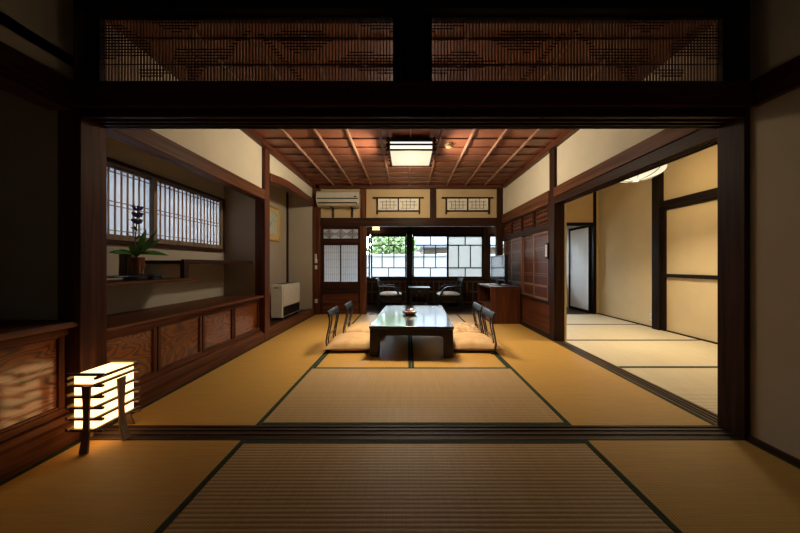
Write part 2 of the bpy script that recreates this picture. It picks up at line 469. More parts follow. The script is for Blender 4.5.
def ranma(x0, x1, flip, label):
    z0, z1, yl = 1.98, 2.337, YF + .065
    t = thing('openwork_transom', label, 'transom', ((x0 + x1) / 2, yl, 1.955), 0, 'openwork transoms above the front opening')
    fm = MB()
    e0 = XL + .002 if x0 < -1 else .057
    e1 = -.077 if x0 < -1 else XR - .007
    fm.box(e0, e1, yl - .02, yl + .02, 1.957, z0); fm.box(e0, e1, yl - .02, yl + .02, z1, 2.343)
    fm.box(e0, x0, yl - .02, yl + .02, z0, z1); fm.box(x1, e1, yl - .02, yl + .02, z0, z1)
    put('frame', fm, wood('black', 'x'), t)
    lat = MB(); n = 91
    for k in range(1, n):
        x = x0 + (x1 - x0) * k / n
        lat.box(x - .0026, x + .0026, yl - .005, yl + .005, z0, z1)
    put('upright_lattice', lat, wood('brown', 'z'), t)
    hz = MB(); W = x1 - x0
    rows = [20.6 + 2.95 * k for k in range(22)]
    for py in rows:
        z = z1 - (py - 20) / 63 * (z1 - z0)
        for a, b in spans(py):
            u0, u1 = (a - 102) / 291, (b - 102) / 291
            if flip: u0, u1 = 1 - u1, 1 - u0
            hz.box(x0 + W * max(0, u0), x0 + W * min(1, u1), yl - .010, yl - .005, z - .0016, z + .0016)
    for f in (.30, .715):
        z = z1 - f * (z1 - z0); hz.box(x0, x1, yl - .010, yl - .005, z - .0014, z + .0014)
    put('cloud_pattern_bars', hz, wood('dark', 'x'), t)
ranma(-1.765, -.119, False, 'fine slatted openwork transom above the floor lantern side of the opening')
ranma(.10, 1.732, True, 'fine slatted openwork transom on the side room side of the opening')

# ------------------------------------------------------------------ front room shell
struct('wall_front_right', B(1.82, 1.92, -1.5, YF - .002, -.055, ztop), M['dim'], 'plain beige plaster wall of the front room beside the dark post', 'wall')
struct('baseboard_front_right', B(1.805, 1.82, -1.5, YF - .002, 0, .028), wood('dark', 'y'), 'thin dark strip at the foot of the plain beige wall', 'baseboard')
struct('trim_11', B(1.79, 1.82, -1.5, YF - .031, 1.79, 1.93), wood('dark', 'y'), 'dark rail along the plain beige front wall', 'beam', .003)
struct('wall_front_back', B(-2.45, -.6, -1.6, -1.5, -.055, ztop).box(.9, 1.92, -1.6, -1.5, -.055, ztop).box(-.6, .9, -1.6, -1.5, -.055, .9).box(-.6, .9, -1.6, -1.5, 1.7, ztop), M['dim'], 'beige back wall of the front room', 'wall')
wt = thing('window_7', 'added unseen paper window in the back wall, fill light for the front room', 'window', (.15, -1.55, .9), 0, None, 'structure')  # unseen window added behind the camera to lift the dark left recess
put('sash_frame', B(-.599, -.56, -1.57, -1.54, .901, 1.699).box(.86, .899, -1.57, -1.54, .901, 1.699).box(-.56, .86, -1.57, -1.54, .901, .94).box(-.56, .86, -1.57, -1.54, 1.66, 1.699), wood('dark', 'x'), wt)
put('paper', B(-.56, .86, -1.556, -1.554, .94, 1.66), M['paper_b'], wt)
struct('ceiling_front', B(-2.45, 1.93, -1.6, YB, 2.50, 2.58), wood('dark', 'x'), 'dark wooden ceiling of the front room', 'ceiling')
struct('wall_front_left', B(-2.41, XA, -1.5, YB - .05, -.055, 2.1).box(XA, -1.85, -1.5, YF + .05, 2.02, 2.08).box(-1.90, -1.85, -1.5, YF - .002, 1.93, ztop), M['dim'], 'beige plaster of the recess above the front room cabinet', 'wall')
struct('trim_12', B(-1.94, -1.815, -1.5, YF - .031, 1.77, 1.93), wood('dark', 'y'), 'dark rail above the recess over the front room cabinet', 'beam', .003)
struct('wall_alcove_partition', B(XA, -1.94, YF + .04, YB - .04, -.055, 2.1), M['grey'], 'dim grey plaster end wall over the front room cabinet', 'wall')

# built-in low cabinets along the left
def bench(name, label, y0, y1, ztop_, xf, divs, base_h, grp):
    t = thing(name, label, 'built-in cabinet', (-2.07, (y0 + y1) / 2, 0), 0, grp)
    put('worktop', MB().prism([(XA + .001, ztop_ - .03), (xf + .045, ztop_ - .03), (xf + .052, ztop_ - .015), (xf + .045, ztop_), (XA + .001, ztop_)], 'y', y0, y1), wood('brown', 'y'), t, .003)
    put('back_carcass', B(XA + .001, xf - .022, y0, y1, 0, ztop_ - .031), wood('dark', 'y'), t)
    rail = B(xf - .02, xf, y0, y1, ztop_ - .075, ztop_ - .031)
    rail.box(xf - .02, xf + .004, y0, y1, base_h + .001, base_h + .035)
    put('face_rails', rail, wood('brown', 'y'), t, .003)
    z0, z1 = base_h + .036, ztop_ - .076
    for a, b in divs:
        p = put('panel', B(xf - .021, xf - .013, a + .026, b - .026, z0 + .012, z1 - .01), figured('y'), t)
        fr = MB().box(xf - .02, xf + .0, a, a + .025, z0, z1).box(xf - .02, xf, b - .025, b, z0, z1)
        fr.box(xf - .02, xf - .003, a + .025, b - .025, z0, z0 + .012).box(xf - .02, xf - .003, a + .025, b - .025, z1 - .01, z1)
        put('panel_frame', fr, wood('red', 'z'), p, .002)
    put('base_board', MB().prism([(XA + .05, 0), (xf + .06, 0), (xf + .06, base_h * .72), (xf + .035, base_h * .80), (xf + .03, base_h), (XA + .05, base_h)], 'y', y0, y1), wood('brown', 'y'), t, .002)
bench('panelled_bench', 'long low panelled bench of dark figured wood under the plant shelf', YB - .03, 3.398, .57, -1.878,
      [(1.585, 2.0), (2.012, 2.44), (2.452, 2.885), (2.897, 3.385)], .13, 'built-in panelled cabinets along the side')
bench('panelled_cabinet', 'dim panelled cabinet of figured wood beside the glowing floor lantern', -1.498, YF + .035, .645, -1.878,
      [(-.60, .35), (.37, 1.462)], .15, 'built-in panelled cabinets along the side')

# ------------------------------------------------------------------ bay with paper window
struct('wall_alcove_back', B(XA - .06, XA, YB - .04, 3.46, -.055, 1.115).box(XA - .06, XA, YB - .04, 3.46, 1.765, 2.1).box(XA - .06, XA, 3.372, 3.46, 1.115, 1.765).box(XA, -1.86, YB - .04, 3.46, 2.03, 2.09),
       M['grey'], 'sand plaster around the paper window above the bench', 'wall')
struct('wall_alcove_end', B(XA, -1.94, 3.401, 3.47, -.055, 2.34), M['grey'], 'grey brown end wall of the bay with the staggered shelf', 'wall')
wf = MB()
wf.box(XA - .055, XA + .035, 1.58, 3.372, 1.115, 1.145).box(XA - .055, XA + .035, 1.58, 3.372, 1.735, 1.765)
wf.box(XA - .055, XA + .035, 3.34, 3.372, 1.145, 1.735)
struct('trim_13', wf, wood('dark', 'y'), 'dark frame around the paper window of the bay', 'window frame', .002)
def shoji_side(y0, y1, x, label):
    t = thing('shoji_screen', label, 'shoji screen', (x, (y0 + y1) / 2, 1.145), 0, 'paper screens in the bay window')
    z0, z1 = 1.146, 1.734
    f = MB().box(x - .014, x + .014, y0, y0 + .034, z0, z1).box(x - .014, x + .014, y1 - .034, y1, z0, z1)
    f.box(x - .014, x + .014, y0 + .034, y1 - .034, z0, z0 + .045).box(x - .014, x + .014, y0 + .034, y1 - .034, z1 - .026, z1)
    put('frame', f, wood('grey', 'z'), t, .002)
    a, b, c2, d = y0 + .034, y1 - .034, z0 + .045, z1 - .026
    put('paper', B(x - .010, x - .0085, a, b, c2, d), M['paper'], t)
    s = MB(); n = 17
    for k in range(1, n):
        y = a + (b - a) * k / n; s.box(x - .008, x - .001, y - .0055, y + .0055, c2, d)
    for f_ in (.055, .50, .565, .94):
        z = d - f_ * (d - c2); s.box(x - .007, x + .002, a, b, z - .0035, z + .0035)
    put('lattice', s, wood('light', 'z'), t)
shoji_side(2.43, 3.338, XA + .016, 'white paper shoji screen at the end of the bay beyond the flower vase')
shoji_side(1.585, 2.475, XA - .014, 'white paper shoji screen directly behind the flower vase')

# beam over the bay, plaster above
struct('trim_14', B(-1.94, XL, YB, 3.40, 1.77, 1.89), wood('brown', 'y'), 'brown beam over the bay with the paper window', 'beam', .004)
struct('wall_left_upper', B(-1.90, -1.855, YB, 3.40, 1.89, ZC + .02), M['cream'], 'cream plaster between ceiling and the beam over the bay', 'wall')
struct('trim_15', B(-1.94, XL, 3.40, 3.52, -.055, ZC + .02), wood('red', 'z'), 'reddish brown post between the bench bay and the heater alcove', 'post', .004)

# staggered shelves
t = thing('staggered_shelf', 'two dark staggered shelves in the bay, joined by a short strut', 'shelf', (-2.15, 2.5, .81))
put('lower_shelf', B(XA + .001, -1.96, YB - .035, 2.52, .81, .835), wood('brown', 'y'), t, .003)
put('upper_shelf', B(XA + .001, -1.965, 2.35, 3.399, .96, .99), wood('dark', 'y'), t, .003)
put('strut', B(-2.003, -1.967, 2.352, 2.402, .8355, .9595), wood('dark', 'z'), t, .003)
put('edge_lip', B(-1.992, -1.97, 2.352, 3.39, .9905, 1.0), wood('dark', 'y'), t)

# flower stand, vases and flowers
t = thing('flower_stand', 'low black lacquered flower stand on the lower shelf', 'stand', (-2.1, 1.97, .8355))
put('stand_top', B(-2.26, -2.01, 1.68, 2.22, .863, .875), M['dish'], t, .003)
for (yy) in (1.74, 2.16):
    for xx in (-2.235, -2.04):
        put('leg', B(xx - .02, xx + .02, yy - .045, yy + .045, .8358, .863), M['dish'], t, .004)
vx, vy, vz = -2.08, 2.05, .8755
t = thing('vase', 'shorter glossy reddish brown cylinder vase holding the purple flowers', 'vase', (vx, vy, vz), 0, 'brown vases on the black stand')
put('vase_body', MB().lathe([(.038, 0), (.047, .006), (.047, .125), (.049, .13), (.044, .132), (.041, .12), (.03, .03)], (vx, vy, vz)), M['clay'], t)
t2 = thing('vase', 'taller dark brown vase behind the glossy cylinder vase', 'vase', (-2.182, 2.08, vz), 0, 'brown vases on the black stand')
put('vase_body', MB().lathe([(.04, 0), (.045, .006), (.042, .10), (.044, .185), (.040, .188), (.036, .17), (.028, .03)], (-2.182, 2.08, vz)), M['clay_d'], t2)
fz = vz + .06
fl = thing('flower_arrangement', 'tall purple gentian stalk with broad green leaves in the brown vase', 'flowers', (vx, vy, vz + .133))
top = vz + .50
put('stalk', MB().tube([(vx, vy, fz + .075), (vx - .005, vy - .005, vz + .25), (vx + .006, vy, vz + .42), (vx + .012, vy, top)], .004, 6), M['stem'], fl)
def leaf(mb, base, d, length, width, droop, lift=.25, tilt=0.):
    base = Vector(base); d = Vector(d).normalized(); side = (d.cross(Vector((0, 0, 1))).normalized() + Vector((0, 0, tilt))).normalized()
    n = 7; vs = []; fs = []
    for i in range(n + 1):
        u = i / n; w = width * math.sin(PI * min(1, .06 + u * .94)) ** .8
        p = base + d * length * u + Vector((0, 0, 1)) * (lift * length * u - droop * length * u * u)
        vs += [p - side * w, p + Vector((0, 0, -.18 * w)), p + side * w]
    for i in range(n):
        a = i * 3; fs += [(a, a + 1, a + 4, a + 3), (a + 1, a + 2, a + 5, a + 4)]
    k = len(mb.v)
    mb.add(vs, fs)
    mb.add([p + Vector((0, 0, -.0012)) for p in vs], [tuple(reversed(f)) for f in fs])
leaves = [((.2, -1, 0), .20, .026, .32, .27), ((.55, .8, 0), .19, .026, .32, .28), ((1, -.2, 0), .15, .024, .3, .3), ((-.3, -1, 0), .16, .022, .3, .3),
          ((.3, 1, 0), .15, .022, .1, .9), ((.9, .3, 0), .16, .022, .2, 1.1), ((-.4, .6, 0), .14, .02, .2, .8), ((.5, -.8, 0), .14, .022, .2, .9), ((.1, .4, 0), .14, .02, .0, 1.6), ((.5, -.2, 0), .13, .02, .0, 1.6)]
for q, (d, ln, w, dr, li) in enumerate(leaves):
    mb = MB(); leaf(mb, (vx, vy, vz + (.16 if q < 5 else .135)), d, ln, w, dr, li, (.9, -.9, .5, .7, -.6)[q] if q < 5 else 0.); put('leaf', mb, M['leaf'], fl)
for q, z in enumerate((.27, .33, .385, .44, .49)):
    for k in range(3):
        a = k * 2.1 + q; mb = MB(); leaf(mb, (vx + .003 + .003 * q / 2, vy, vz + z), (math.cos(a), math.sin(a), 0), .06 - .005 * q, .009, .2, .8); put('leaf', mb, M['leaf'], fl)
for q, z in enumerate((.385, .435, .485)):
    for k in range(5):
        a = k * 2 * PI / 5 + q
        p = Vector((vx + .008, vy, vz + z)); d = Vector((math.cos(a), math.sin(a), 0))
        put('flower', MB().tube([p, p + d * .018 + Vector((0, 0, .012)), p + d * .028 + Vector((0, 0, .034))], [.004, .010, .008], 7), M['petal'], fl)

# ------------------------------------------------------------------ alcove with heater (tokonoma)
struct('floor_alcove', B(XA, -1.84, 3.52, 5.19, -.055, .10), wood('dark', 'y'), 'raised dark board floor of the heater alcove', 'floor')
struct('trim_16', B(-1.92, -1.815, 3.521, 5.19, -.055, .115), wood('brown', 'y'), 'brown front edge beam of the raised heater alcove', 'beam', .008)
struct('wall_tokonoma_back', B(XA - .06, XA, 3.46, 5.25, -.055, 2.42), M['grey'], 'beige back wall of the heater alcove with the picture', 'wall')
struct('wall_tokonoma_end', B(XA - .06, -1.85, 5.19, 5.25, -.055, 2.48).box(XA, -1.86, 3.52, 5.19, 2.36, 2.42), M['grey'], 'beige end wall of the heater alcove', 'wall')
struct('trim_17', B(XA, XA + .03, 5.16, 5.19, .10, 2.36), wood('dark', 'z'), 'thin dark corner post in the heater alcove', 'post')
up = []; lo = []
for i in range(13):
    u = i / 12; y = 3.52 + u * (5.20 - 3.52)
    w = .045 * math.sin(PI * u) + .012 * math.sin(7 * u)
    up.append((y, 2.14 + .05 * u + w)); lo.append((y, 2.02 + .05 * u + w * 1.1))
struct('trim_18', MB().prism(lo + up[::-1], 'x', -1.93, -1.80), wood('red', 'y'), 'naturally curved timber beam over the heater alcove', 'beam', .012)
struct('wall_left_far', MB().prism([(y, z - .01) for y, z in up] + [(5.20, ZC + .02), (3.52, ZC + .02)], 'x', -1.90, -1.855), M['cream'], 'cream plaster above the curved timber beam', 'wall')
t = thing('fan_heater', 'ivory box shaped gas heater in the raised alcove', 'heater', (-2.04, 4.51, .10))
put('body', B(-2.13, -1.95, 4.17, 4.85, .135, .645), M['ivory'], t, .012)
put('front_panel', B(-1.9495, -1.94, 4.19, 4.83, .33, .62), M['ivory'], t, .004)
gr = B(-1.9495, -1.946, 4.20, 4.82, .155, .30); put('outlet_recess', gr, M['blackp'], t)
gr = MB()
for k in range(6): gr.box(-1.9455, -1.940, 4.20, 4.82, .168 + k * .022, .174 + k * .022)
put('grille', gr, M['blackp'], t)
put('control_panel', B(-2.10, -1.97, 4.30, 4.72, .6455, .652), M['blackp'], t)
for yy in (4.22, 4.80): put('foot', B(-2.12, -1.955, yy - .03, yy + .03, .1005, .1348), M['blackp'], t)
put('maker_badge', B(-2.08, -2.01, 4.168, 4.1698, .59, .605), M['blackp'], t)
t = thing('framed_picture', 'gilt framed pale picture hanging in the heater alcove', 'picture', (XA, 4.55, 1.35))
fm = MB()
for a in ((4.24, 4.87, 1.36, 1.39), (4.24, 4.87, 1.92, 1.95), (4.24, 4.275, 1.39, 1.92), (4.835, 4.87, 1.39, 1.92)): fm.box(XA + .002, XA + .03, *a)
put('frame', fm, M['gold'], t, .004)
put('mount', B(XA + .003, XA + .014, 4.275, 4.835, 1.39, 1.92), M['mount'], t)
put('painting', B(XA + .0145, XA + .0155, 4.36, 4.75, 1.47, 1.84), M['art'], t)

# ------------------------------------------------------------------ far wall
YP = YE + .03
struct('wall_back_left', B(-1.72, -.94, YP, YP + .05, 1.86, 2.5), M['ochre'], 'ochre plaster behind the air conditioner', 'wall')
struct('wall_back_middle', B(-.83, .41, YP, YP + .05, 1.86, 2.5), M['ochre'], 'ochre plaster band with the middle small paper window', 'wall')
struct('wall_back_right', B(.52, 1.71, YP, YP + .05, 1.86, 2.5), M['ochre'], 'ochre plaster band with the small paper window above the television', 'wall')
struct('trim_19', B(-1.85, -1.71, 5.20, 5.36, -.055, 2.5), wood('red', 'z'), 'reddish corner post carrying the white remote control', 'post', .004)
struct('trim_20', B(-.945, -.83, YE, 5.36, -.055, 2.5), wood('brown', 'z'), 'brown post between the small shoji and the window hall', 'post', .004)
struct('trim_21', B(.405, .525, YE, 5.36, 1.86, 2.5), wood('dark', 'z'), 'short dark post between the two small paper windows', 'post', .004)
struct('trim_22', B(1.70, 1.815, YE, 5.36, -.055, 2.5), wood('dark', 'z'), 'dark corner post behind the television', 'post', .004)
struct('trim_23', B(-1.71, 1.70, YE - .015, 5.36, 1.70, 1.86), wood('dark', 'x'), 'dark lintel across the far wall over the window hall opening', 'lintel', .004)
# small paper windows high in the far wall
def transom(x0, x1, label):
    t = thing('transom_window', label, 'transom window', ((x0 + x1) / 2, YP, 1.93), 0, 'small paper windows high in the far wall')
    f = MB().box(x0 - .10, x1 + .10, YP - .035, YP - .001, 2.235, 2.262)
    f.box(x0 - .03, x0, YP - .03, YP - .001, 1.935, 2.235).box(x1, x1 + .03, YP - .03, YP - .001, 1.935, 2.235)
    f.box(x0, x1, YP - .03, YP - .001, 1.985, 2.01).box((x0 + x1) / 2 - .012, (x0 + x1) / 2 + .012, YP - .03, YP - .001, 2.01, 2.235)
    put('frame', f, wood('dark', 'x'), t)
    put('paper', B(x0, x1, YP - .010, YP - .006, 2.01, 2.235), M['paper_t'], t)
    s = MB(); w = (x1 - x0) / 2
    for h in (0, 1):
        a = x0 + h * w + .012; ww = w - .024
        for k, (zb, zt) in enumerate(((.03, .17), (.0, .20), (.05, .225), (.02, .18))):
            x = a + ww * (k + 1) / 5; s.box(x - .004, x + .004, YP - .016, YP - .0105, 2.01 + zb, 2.01 + zt)
        for k, (xa, xb) in enumerate(((.1, .75), (.2, .95), (.05, .9))):
            z = 2.05 + k * .062; s.box(a + ww * xa, a + ww * xb, YP - .016, YP - .0105, z - .0035, z + .0035)
    put('lattice', s, wood('sill', 'x'), t)
transom(-.60, .185, 'small latticed paper window behind the ceiling lamp, high on the far wall')
transom(.735, 1.53, 'small latticed paper window high on the far wall above the television')
# shoji bay left of the window hall
fr = MB().box(-1.709, -1.68, YE + .01, 5.34, 0, 1.70).box(-.975, -.946, YE + .01, 5.34, 0, 1.70)
for z0, z1 in ((1.655, 1.70), (1.36, 1.455), (.405, .445)): fr.box(-1.68, -.975, YE + .01, 5.34, z0, z1)
struct('trim_24', fr, wood('dark', 'x'), 'dark frame around the small shoji beside the window hall', 'window frame', .002)
struct('wall_back_board', B(-1.68, -.975, YE + .03, 5.33, 0, .405), wood('red', 'x'), 'reddish board below the small shoji', 'wall')
t = thing('lattice_transom', 'white transom with three grey diamond lattices over the small shoji', 'transom', (-1.33, YE + .05, 1.455))
put('paper', B(-1.679, -.976, YE + .052, YE + .054, 1.456, 1.654), M['paper_h'], t)
s = MB(); f2 = MB()
for a in ((-1.679, -.976, 1.456, 1.466), (-1.679, -.976, 1.644, 1.654), (-1.679, -1.665, 1.466, 1.644), (-.99, -.976, 1.466, 1.644)): f2.box(a[0], a[1], YE + .035, YE + .052, a[2], a[3])
put('frame', f2, wood('dark', 'x'), t)
def bar(mb, a, b, y, w, d):
    a = Vector((a[0], y, a[1])); b = Vector((b[0], y, b[1])); mb.tube([a, b], w, sq=(d, w))
for k in range(3):
    cx = -1.5555 + k * .227; hw, hh = .112, .082; zc = 1.555
    for q in (.35, .68, 1.):
        for (sx1, sz1, sx2, sz2) in ((-1, 0, 0, 1), (0, 1, 1, 0), (1, 0, 0, -1), (0, -1, -1, 0)):
            bar(s, (cx + sx1 * hw * q, zc + sz1 * hh * q), (cx + sx2 * hw * q, zc + sz2 * hh * q), YE + .046, .0045, .004)
    bar(s, (cx - hw, zc), (cx + hw, zc), YE + .046, .0035, .004)
    bar(s, (cx, zc - hh), (cx, zc + hh), YE + .0465, .0035, .004)
put('diamond_lattice', s, wood('grey', 'x'), t)
def shoji_far(x0, x1, y, label):
    t = thing('shoji_screen', label, 'shoji screen', ((x0 + x1) / 2, y, .446), 0, 'small shoji pair beside the window hall')
    z0, z1 = .446, 1.359
    f = MB().box(x0, x0 + .022, y - .012, y + .012, z0, z1).box(x1 - .022, x1, y - .012, y + .012, z0, z1)
    for a, b in ((z0, z0 + .03), (z1 - .022, z1), (.60, .625)): f.box(x0 + .022, x1 - .022, y - .012, y + .012, a, b)
    put('frame', f, wood('dark', 'x'), t)
    put('lower_board', B(x0 + .022, x1 - .022, y - .004, y + .004, z0 + .03, .60), wood('dark', 'x'), t)
    put('paper', B(x0 + .022, x1 - .022, y + .004, y + .0055, .625, z1 - .022), M['paper_h'], t)
    s = MB(); a, b = x0 + .022, x1 - .022
    for k in range(1, 8):
        x = a + (b - a) * k / 8; s.box(x - .0013, x + .0013, y - .001, y + .0035, .625, z1 - .022)
    for k in range(1, 5):
        z = .625 + (z1 - .022 - .625) * k / 5; s.box(a, b, y - .001, y + .003, z - .0016, z + .0016)
    put('lattice', s, wood('light', 'z'), t)
shoji_far(-1.679, -1.315, YE + .065, 'small paper shoji screen next to the heater alcove corner post')
shoji_far(-1.34, -.976, YE + .04, 'small paper shoji screen next to the window hall opening')

# air conditioner
t = thing('air_conditioner', 'ivory air conditioner high on the far wall under the ceiling', 'air conditioner', (-1.34, 5.2, 2.06))
prof = [(5.262, 2.05), (5.262, 2.335), (5.10, 2.335), (5.068, 2.31), (5.06, 2.20), (5.068, 2.125), (5.12, 2.07), (5.16, 2.05)]
put('housing', MB().prism(prof, 'x', -1.735, -.94), M['ac'], t, .006)
put('front_grille_slot', MB().prism([(5.066, 2.20), (5.058, 2.20), (5.060, 2.18), (5.066, 2.18)], 'x', -1.72, -.955), M['blackp'], t)
put('air_outlet', MB().prism([(5.073, 2.12), (5.064, 2.12), (5.108, 2.074), (5.116, 2.078)], 'x', -1.70, -.975), M['blackp'], t)
put('vane', MB().prism([(5.058, 2.098), (5.054, 2.094), (5.092, 2.062), (5.096, 2.066)], 'x', -1.69, -.985), M['ac'], t)
put('indicator', B(-1.03, -.98, 5.052, 5.0595, 2.215, 2.235), M['blackp'], t)
for x in (-1.47, -1.10): put('wall_bracket', MB().box(x - .018, x + .018, YP - .022, YP - .001, 1.87, 2.048).box(x - .018, x + .018, 5.10, YP - .022, 2.036, 2.049), M['blackp'], t)
# wall controls on the corner post
t = thing('remote_control', 'white remote control in a holder on the reddish corner post', 'remote control', (-1.78, 5.19, .98))
put('holder', B(-1.80, -1.752, 5.183, 5.199, .985, 1.06), M['whitep'], t, .003)
put('handset', B(-1.796, -1.756, 5.170, 5.1825, 1.0, 1.16), M['whitep'], t, .004)
put('display', B(-1.789, -1.763, 5.168, 5.1698, 1.10, 1.145), M['metal'], t)
t = thing('light_switch', 'small white switch plate below the remote control', 'light switch', (-1.775, 5.199, .86))
put('plate', B(-1.80, -1.755, 5.191, 5.199, .87, .945), M['whitep'], t, .003); put('rocker', B(-1.787, -1.768, 5.187, 5.1908, .89, .925), M['whitep'], t)
t = thing('wall_outlet', 'white power outlet low on the reddish corner post', 'power outlet', (-1.775, 5.199, .2))
put('plate', B(-1.80, -1.75, 5.190, 5.199, .225, .30), M['whitep'], t, .003); put('socket', B(-1.786, -1.764, 5.187, 5.1899, .245, .28), M['metal'], t)

# ------------------------------------------------------------------ window hall
YW = 6.55
struct('ceiling_hall', B(-1.95, 3.70, 5.36, 6.62, 2.12, 2.2), wood('dark', 'x'), 'dark low ceiling of the window hall', 'ceiling')
struct('wall_hall_left', B(-1.95, -1.87, 5.25, 6.62, -.05, 2.12), M['cream'], 'cream end wall of the window hall', 'wall')
wl = B(-1.87, 3.62, YW + .02, YW + .05, -.05, .60)
struct('wall_hall_low', wl, wood('dark', 'z'), 'dark boarded low wall under the hall windows', 'wall')
sl = MB(); k = 0
x = -1.83
while x < 3.6:
    sl.box(x - .012, x + .012, YW - .005, YW + .019, .06, .57); x += .135
for z in (.05, .30, .55): sl.box(-1.87, 3.6, YW - .012, YW + .0195, z - .018, z + .018)
struct('trim_25', sl, wood('sill', 'z'), 'wooden lattice rails on the low wall under the hall windows', 'lattice')
struct('trim_26', B(-1.87, 3.62, YW - .05, YW + .06, .60, .64), wood('dark', 'x'), 'dark window sill of the window hall', 'sill', .003)
struct('trim_27', B(-1.87, 3.62, YW - .03, YW + .06, 1.70, 2.12), wood('dark', 'x'), 'dark header above the hall windows', 'lintel')
struct('trim_28', B(-.05, .09, YW - .06, YW + .06, -.05, 2.12), wood('black', 'z'), 'thick black post between the hall windows, behind the side table', 'post', .004)
struct('trim_29', B(1.80, 1.93, YW - .06, YW + .06, -.05, 2.12), wood('dark', 'z'), 'dark post between the hall windows, behind the television', 'post', .004)
def sash(n, x0, x1, gl, label, y=YW, style=0):
    t = thing('window_%d' % n, label, 'window', ((x0 + x1) / 2, y, .64), 0, None, 'structure')
    z0, z1 = .641, 1.699; fw = .035
    f = MB().box(x0, x0 + fw, y - .015, y + .015, z0, z1).box(x1 - fw, x1, y - .015, y + .015, z0, z1)
    f.box(x0 + fw, x1 - fw, y - .015, y + .015, z0, z0 + .03).box(x0 + fw, x1 - fw, y - .015, y + .015, z1 - .07, z1)
    put('sash_frame', f, wood('black', 'z'), t)
    a, b, c2, d = x0 + fw, x1 - fw, z0 + .03, z1 - .07
    put('pane', B(a, b, y - .002, y + .002, c2, d), M[gl], t)
    zz1, zz2 = c2 + (d - c2) * .22, c2 + (d - c2) * .79
    mu = MB().box(a, b, y - .010, y + .010, zz1 - .012, zz1 + .012).box(a, b, y - .010, y + .010, zz2 - .012, zz2 + .012)
    mid = (a + b) / 2
    mu.box(mid - .011, mid + .011, y - .0095, y + .0095, c2, zz1 - .012).box(mid - .011, mid + .011, y - .0095, y + .0095, zz2 + .012, d)
    for q in (.30, .66):
        x = a + (b - a) * q; mu.box(x - .011, x + .011, y - .0095, y + .0095, zz1 + .012, zz2 - .012)
    put('muntins', mu, wood('black', 'z'), t)
sash(1, -.91, -.052, 'glass', 'clear hall window with green tree beyond, behind the armchair beside the brown post')
sash(2, .092, .95, 'glass', 'clear hall window showing the grey roof, behind the side table', YW - .018)
sash(3, .93, 1.798, 'frost', 'milky hall window behind the armchair next to the television', YW + .018)
sash(4, 1.932, 2.76, 'glass', 'hall window beside the television, partly hidden by the post')
sash(5, 2.765, 3.595, 'glass', 'hall window at the side room end of the hall')
sash(6, -1.86, -.93, 'glass', 'hall window behind the small shoji')
struct('wall_hall_right', B(3.60, 3.70, 5.36, 6.62, -.05, 2.12), M['white'], 'white end wall of the window hall', 'wall')
t = thing('door_1', 'white sliding door in dark frame seen through the side room back doorway', 'sliding door', (3.58, 5.72, 0), 0, None, 'structure')
put('door_panel', B(3.573, 3.590, 5.40, 6.02, .05, 1.70), M['doorw'], t)
f = MB().box(3.56, 3.599, 5.378, 5.40, 0, 1.75).box(3.56, 3.599, 6.02, 6.06, 0, 1.75).box(3.56, 3.599, 5.40, 6.02, 1.70, 1.75).box(3.56, 3.599, 5.40, 6.02, .0, .05)
put('frame', f, wood('black', 'z'), t)
def hall_lamp(x, y, label):
    t = thing('hall_lamp', label, 'wall lamp', (x, y, 1.74), 0, 'small slatted lamps in the window hall')
    put('mount', B(x - .02, x + .02, y, y + .07, 1.80, 1.86), wood('dark', 'x'), t)
    put('shade', B(x - .075, x + .075, y - .12, y - .001, 1.76, 1.90), M['hlamp'], t)
    s = MB()
    for z in (1.755, 1.80, 1.905): s.box(x - .085, x + .085, y - .13, y - .1205, z - .011, z + .011)
    put('slats', s, wood('light', 'x'), t)
hall_lamp(-.77, 6.45, 'small glowing slatted lamp above the hall window with the tree')
hall_lamp(2.17, 6.45, 'small glowing slatted lamp near the hall post by the television')

# armchairs and side table in the hall
def armchair(loc, rz, label):
    t = thing('armchair', label, 'armchair', loc, rz, 'low black armchairs in the window hall')
    def P(n, mb, m, b=0.): return put(n, mb, m, t, b, True)
    w = .25
    for sy in (-1, 1):
        y = sy * w
        P('leg', MB().tube([(.24, y, 0), (.235, y, .20), (.20, y, .33)], 0, sq=(.020, .022)), M['stab'])
        P('leg', MB().tube([(-.24, y, 0), (-.235, y, .25), (-.24, y, .45), (-.285, y, .66)], 0, sq=(.020, .024)), M['stab'])
        P('armrest', MB().tube([(-.25, y, .485), (-.10, y, .50), (.06, y, .485), (.14, y, .43), (.19, y, .34), (.225, y, .25)], 0, sq=(.024, .017)), M['stab'])
        P('side_rail', MB().box(-.235, .235, y - .014, y + .014, .21, .275).box(-.235, .235, y - .011, y + .011, .02, .06), M['stab'])
    P('cross_rails', MB().box(.205, .225, -w, w, .22, .27).box(-.245, -.225, -w, w, .22, .27), M['stab'])
    pr = [(-.252, .42), (-.268, .54), (-.288, .655)]
    bk = MB().ribbon([(-.276, .60), (-.286, .635), (-.296, .665)], -w - .01, w + .01, .028)
    for q in range(5):
        y = -.16 + q * .08; bk.ribbon([(-.238, .30), (-.25, .45), (-.276, .61)], y - .015, y + .015, .014)
    P('backrest', bk, M['stab'])
    sb = MB().ell((.0, 0, .325), (.245, .235, .05), 28, 10, .45)
    P('seat_cushion', sb, M['seatpad'])
    return t
armchair((-.40, 5.95, -.004), 0, 'low black armchair with white seat beside the brown post of the hall opening')
armchair((.86, 5.95, -.004), PI, 'low black armchair with white seat on the television side of the hall')
t = thing('side_table', 'small square black side table between the two hall armchairs', 'side table', (.225, 5.95, -.004))
def P(n, mb, m, b=0.): return put(n, mb, m, t, b, True)
P('table_top', B(-.235, .235, -.22, .22, .455, .475), M['stab'], .004)
P('apron', B(-.19, .19, -.18, .18, .34, .4545), M['stab'], .003)
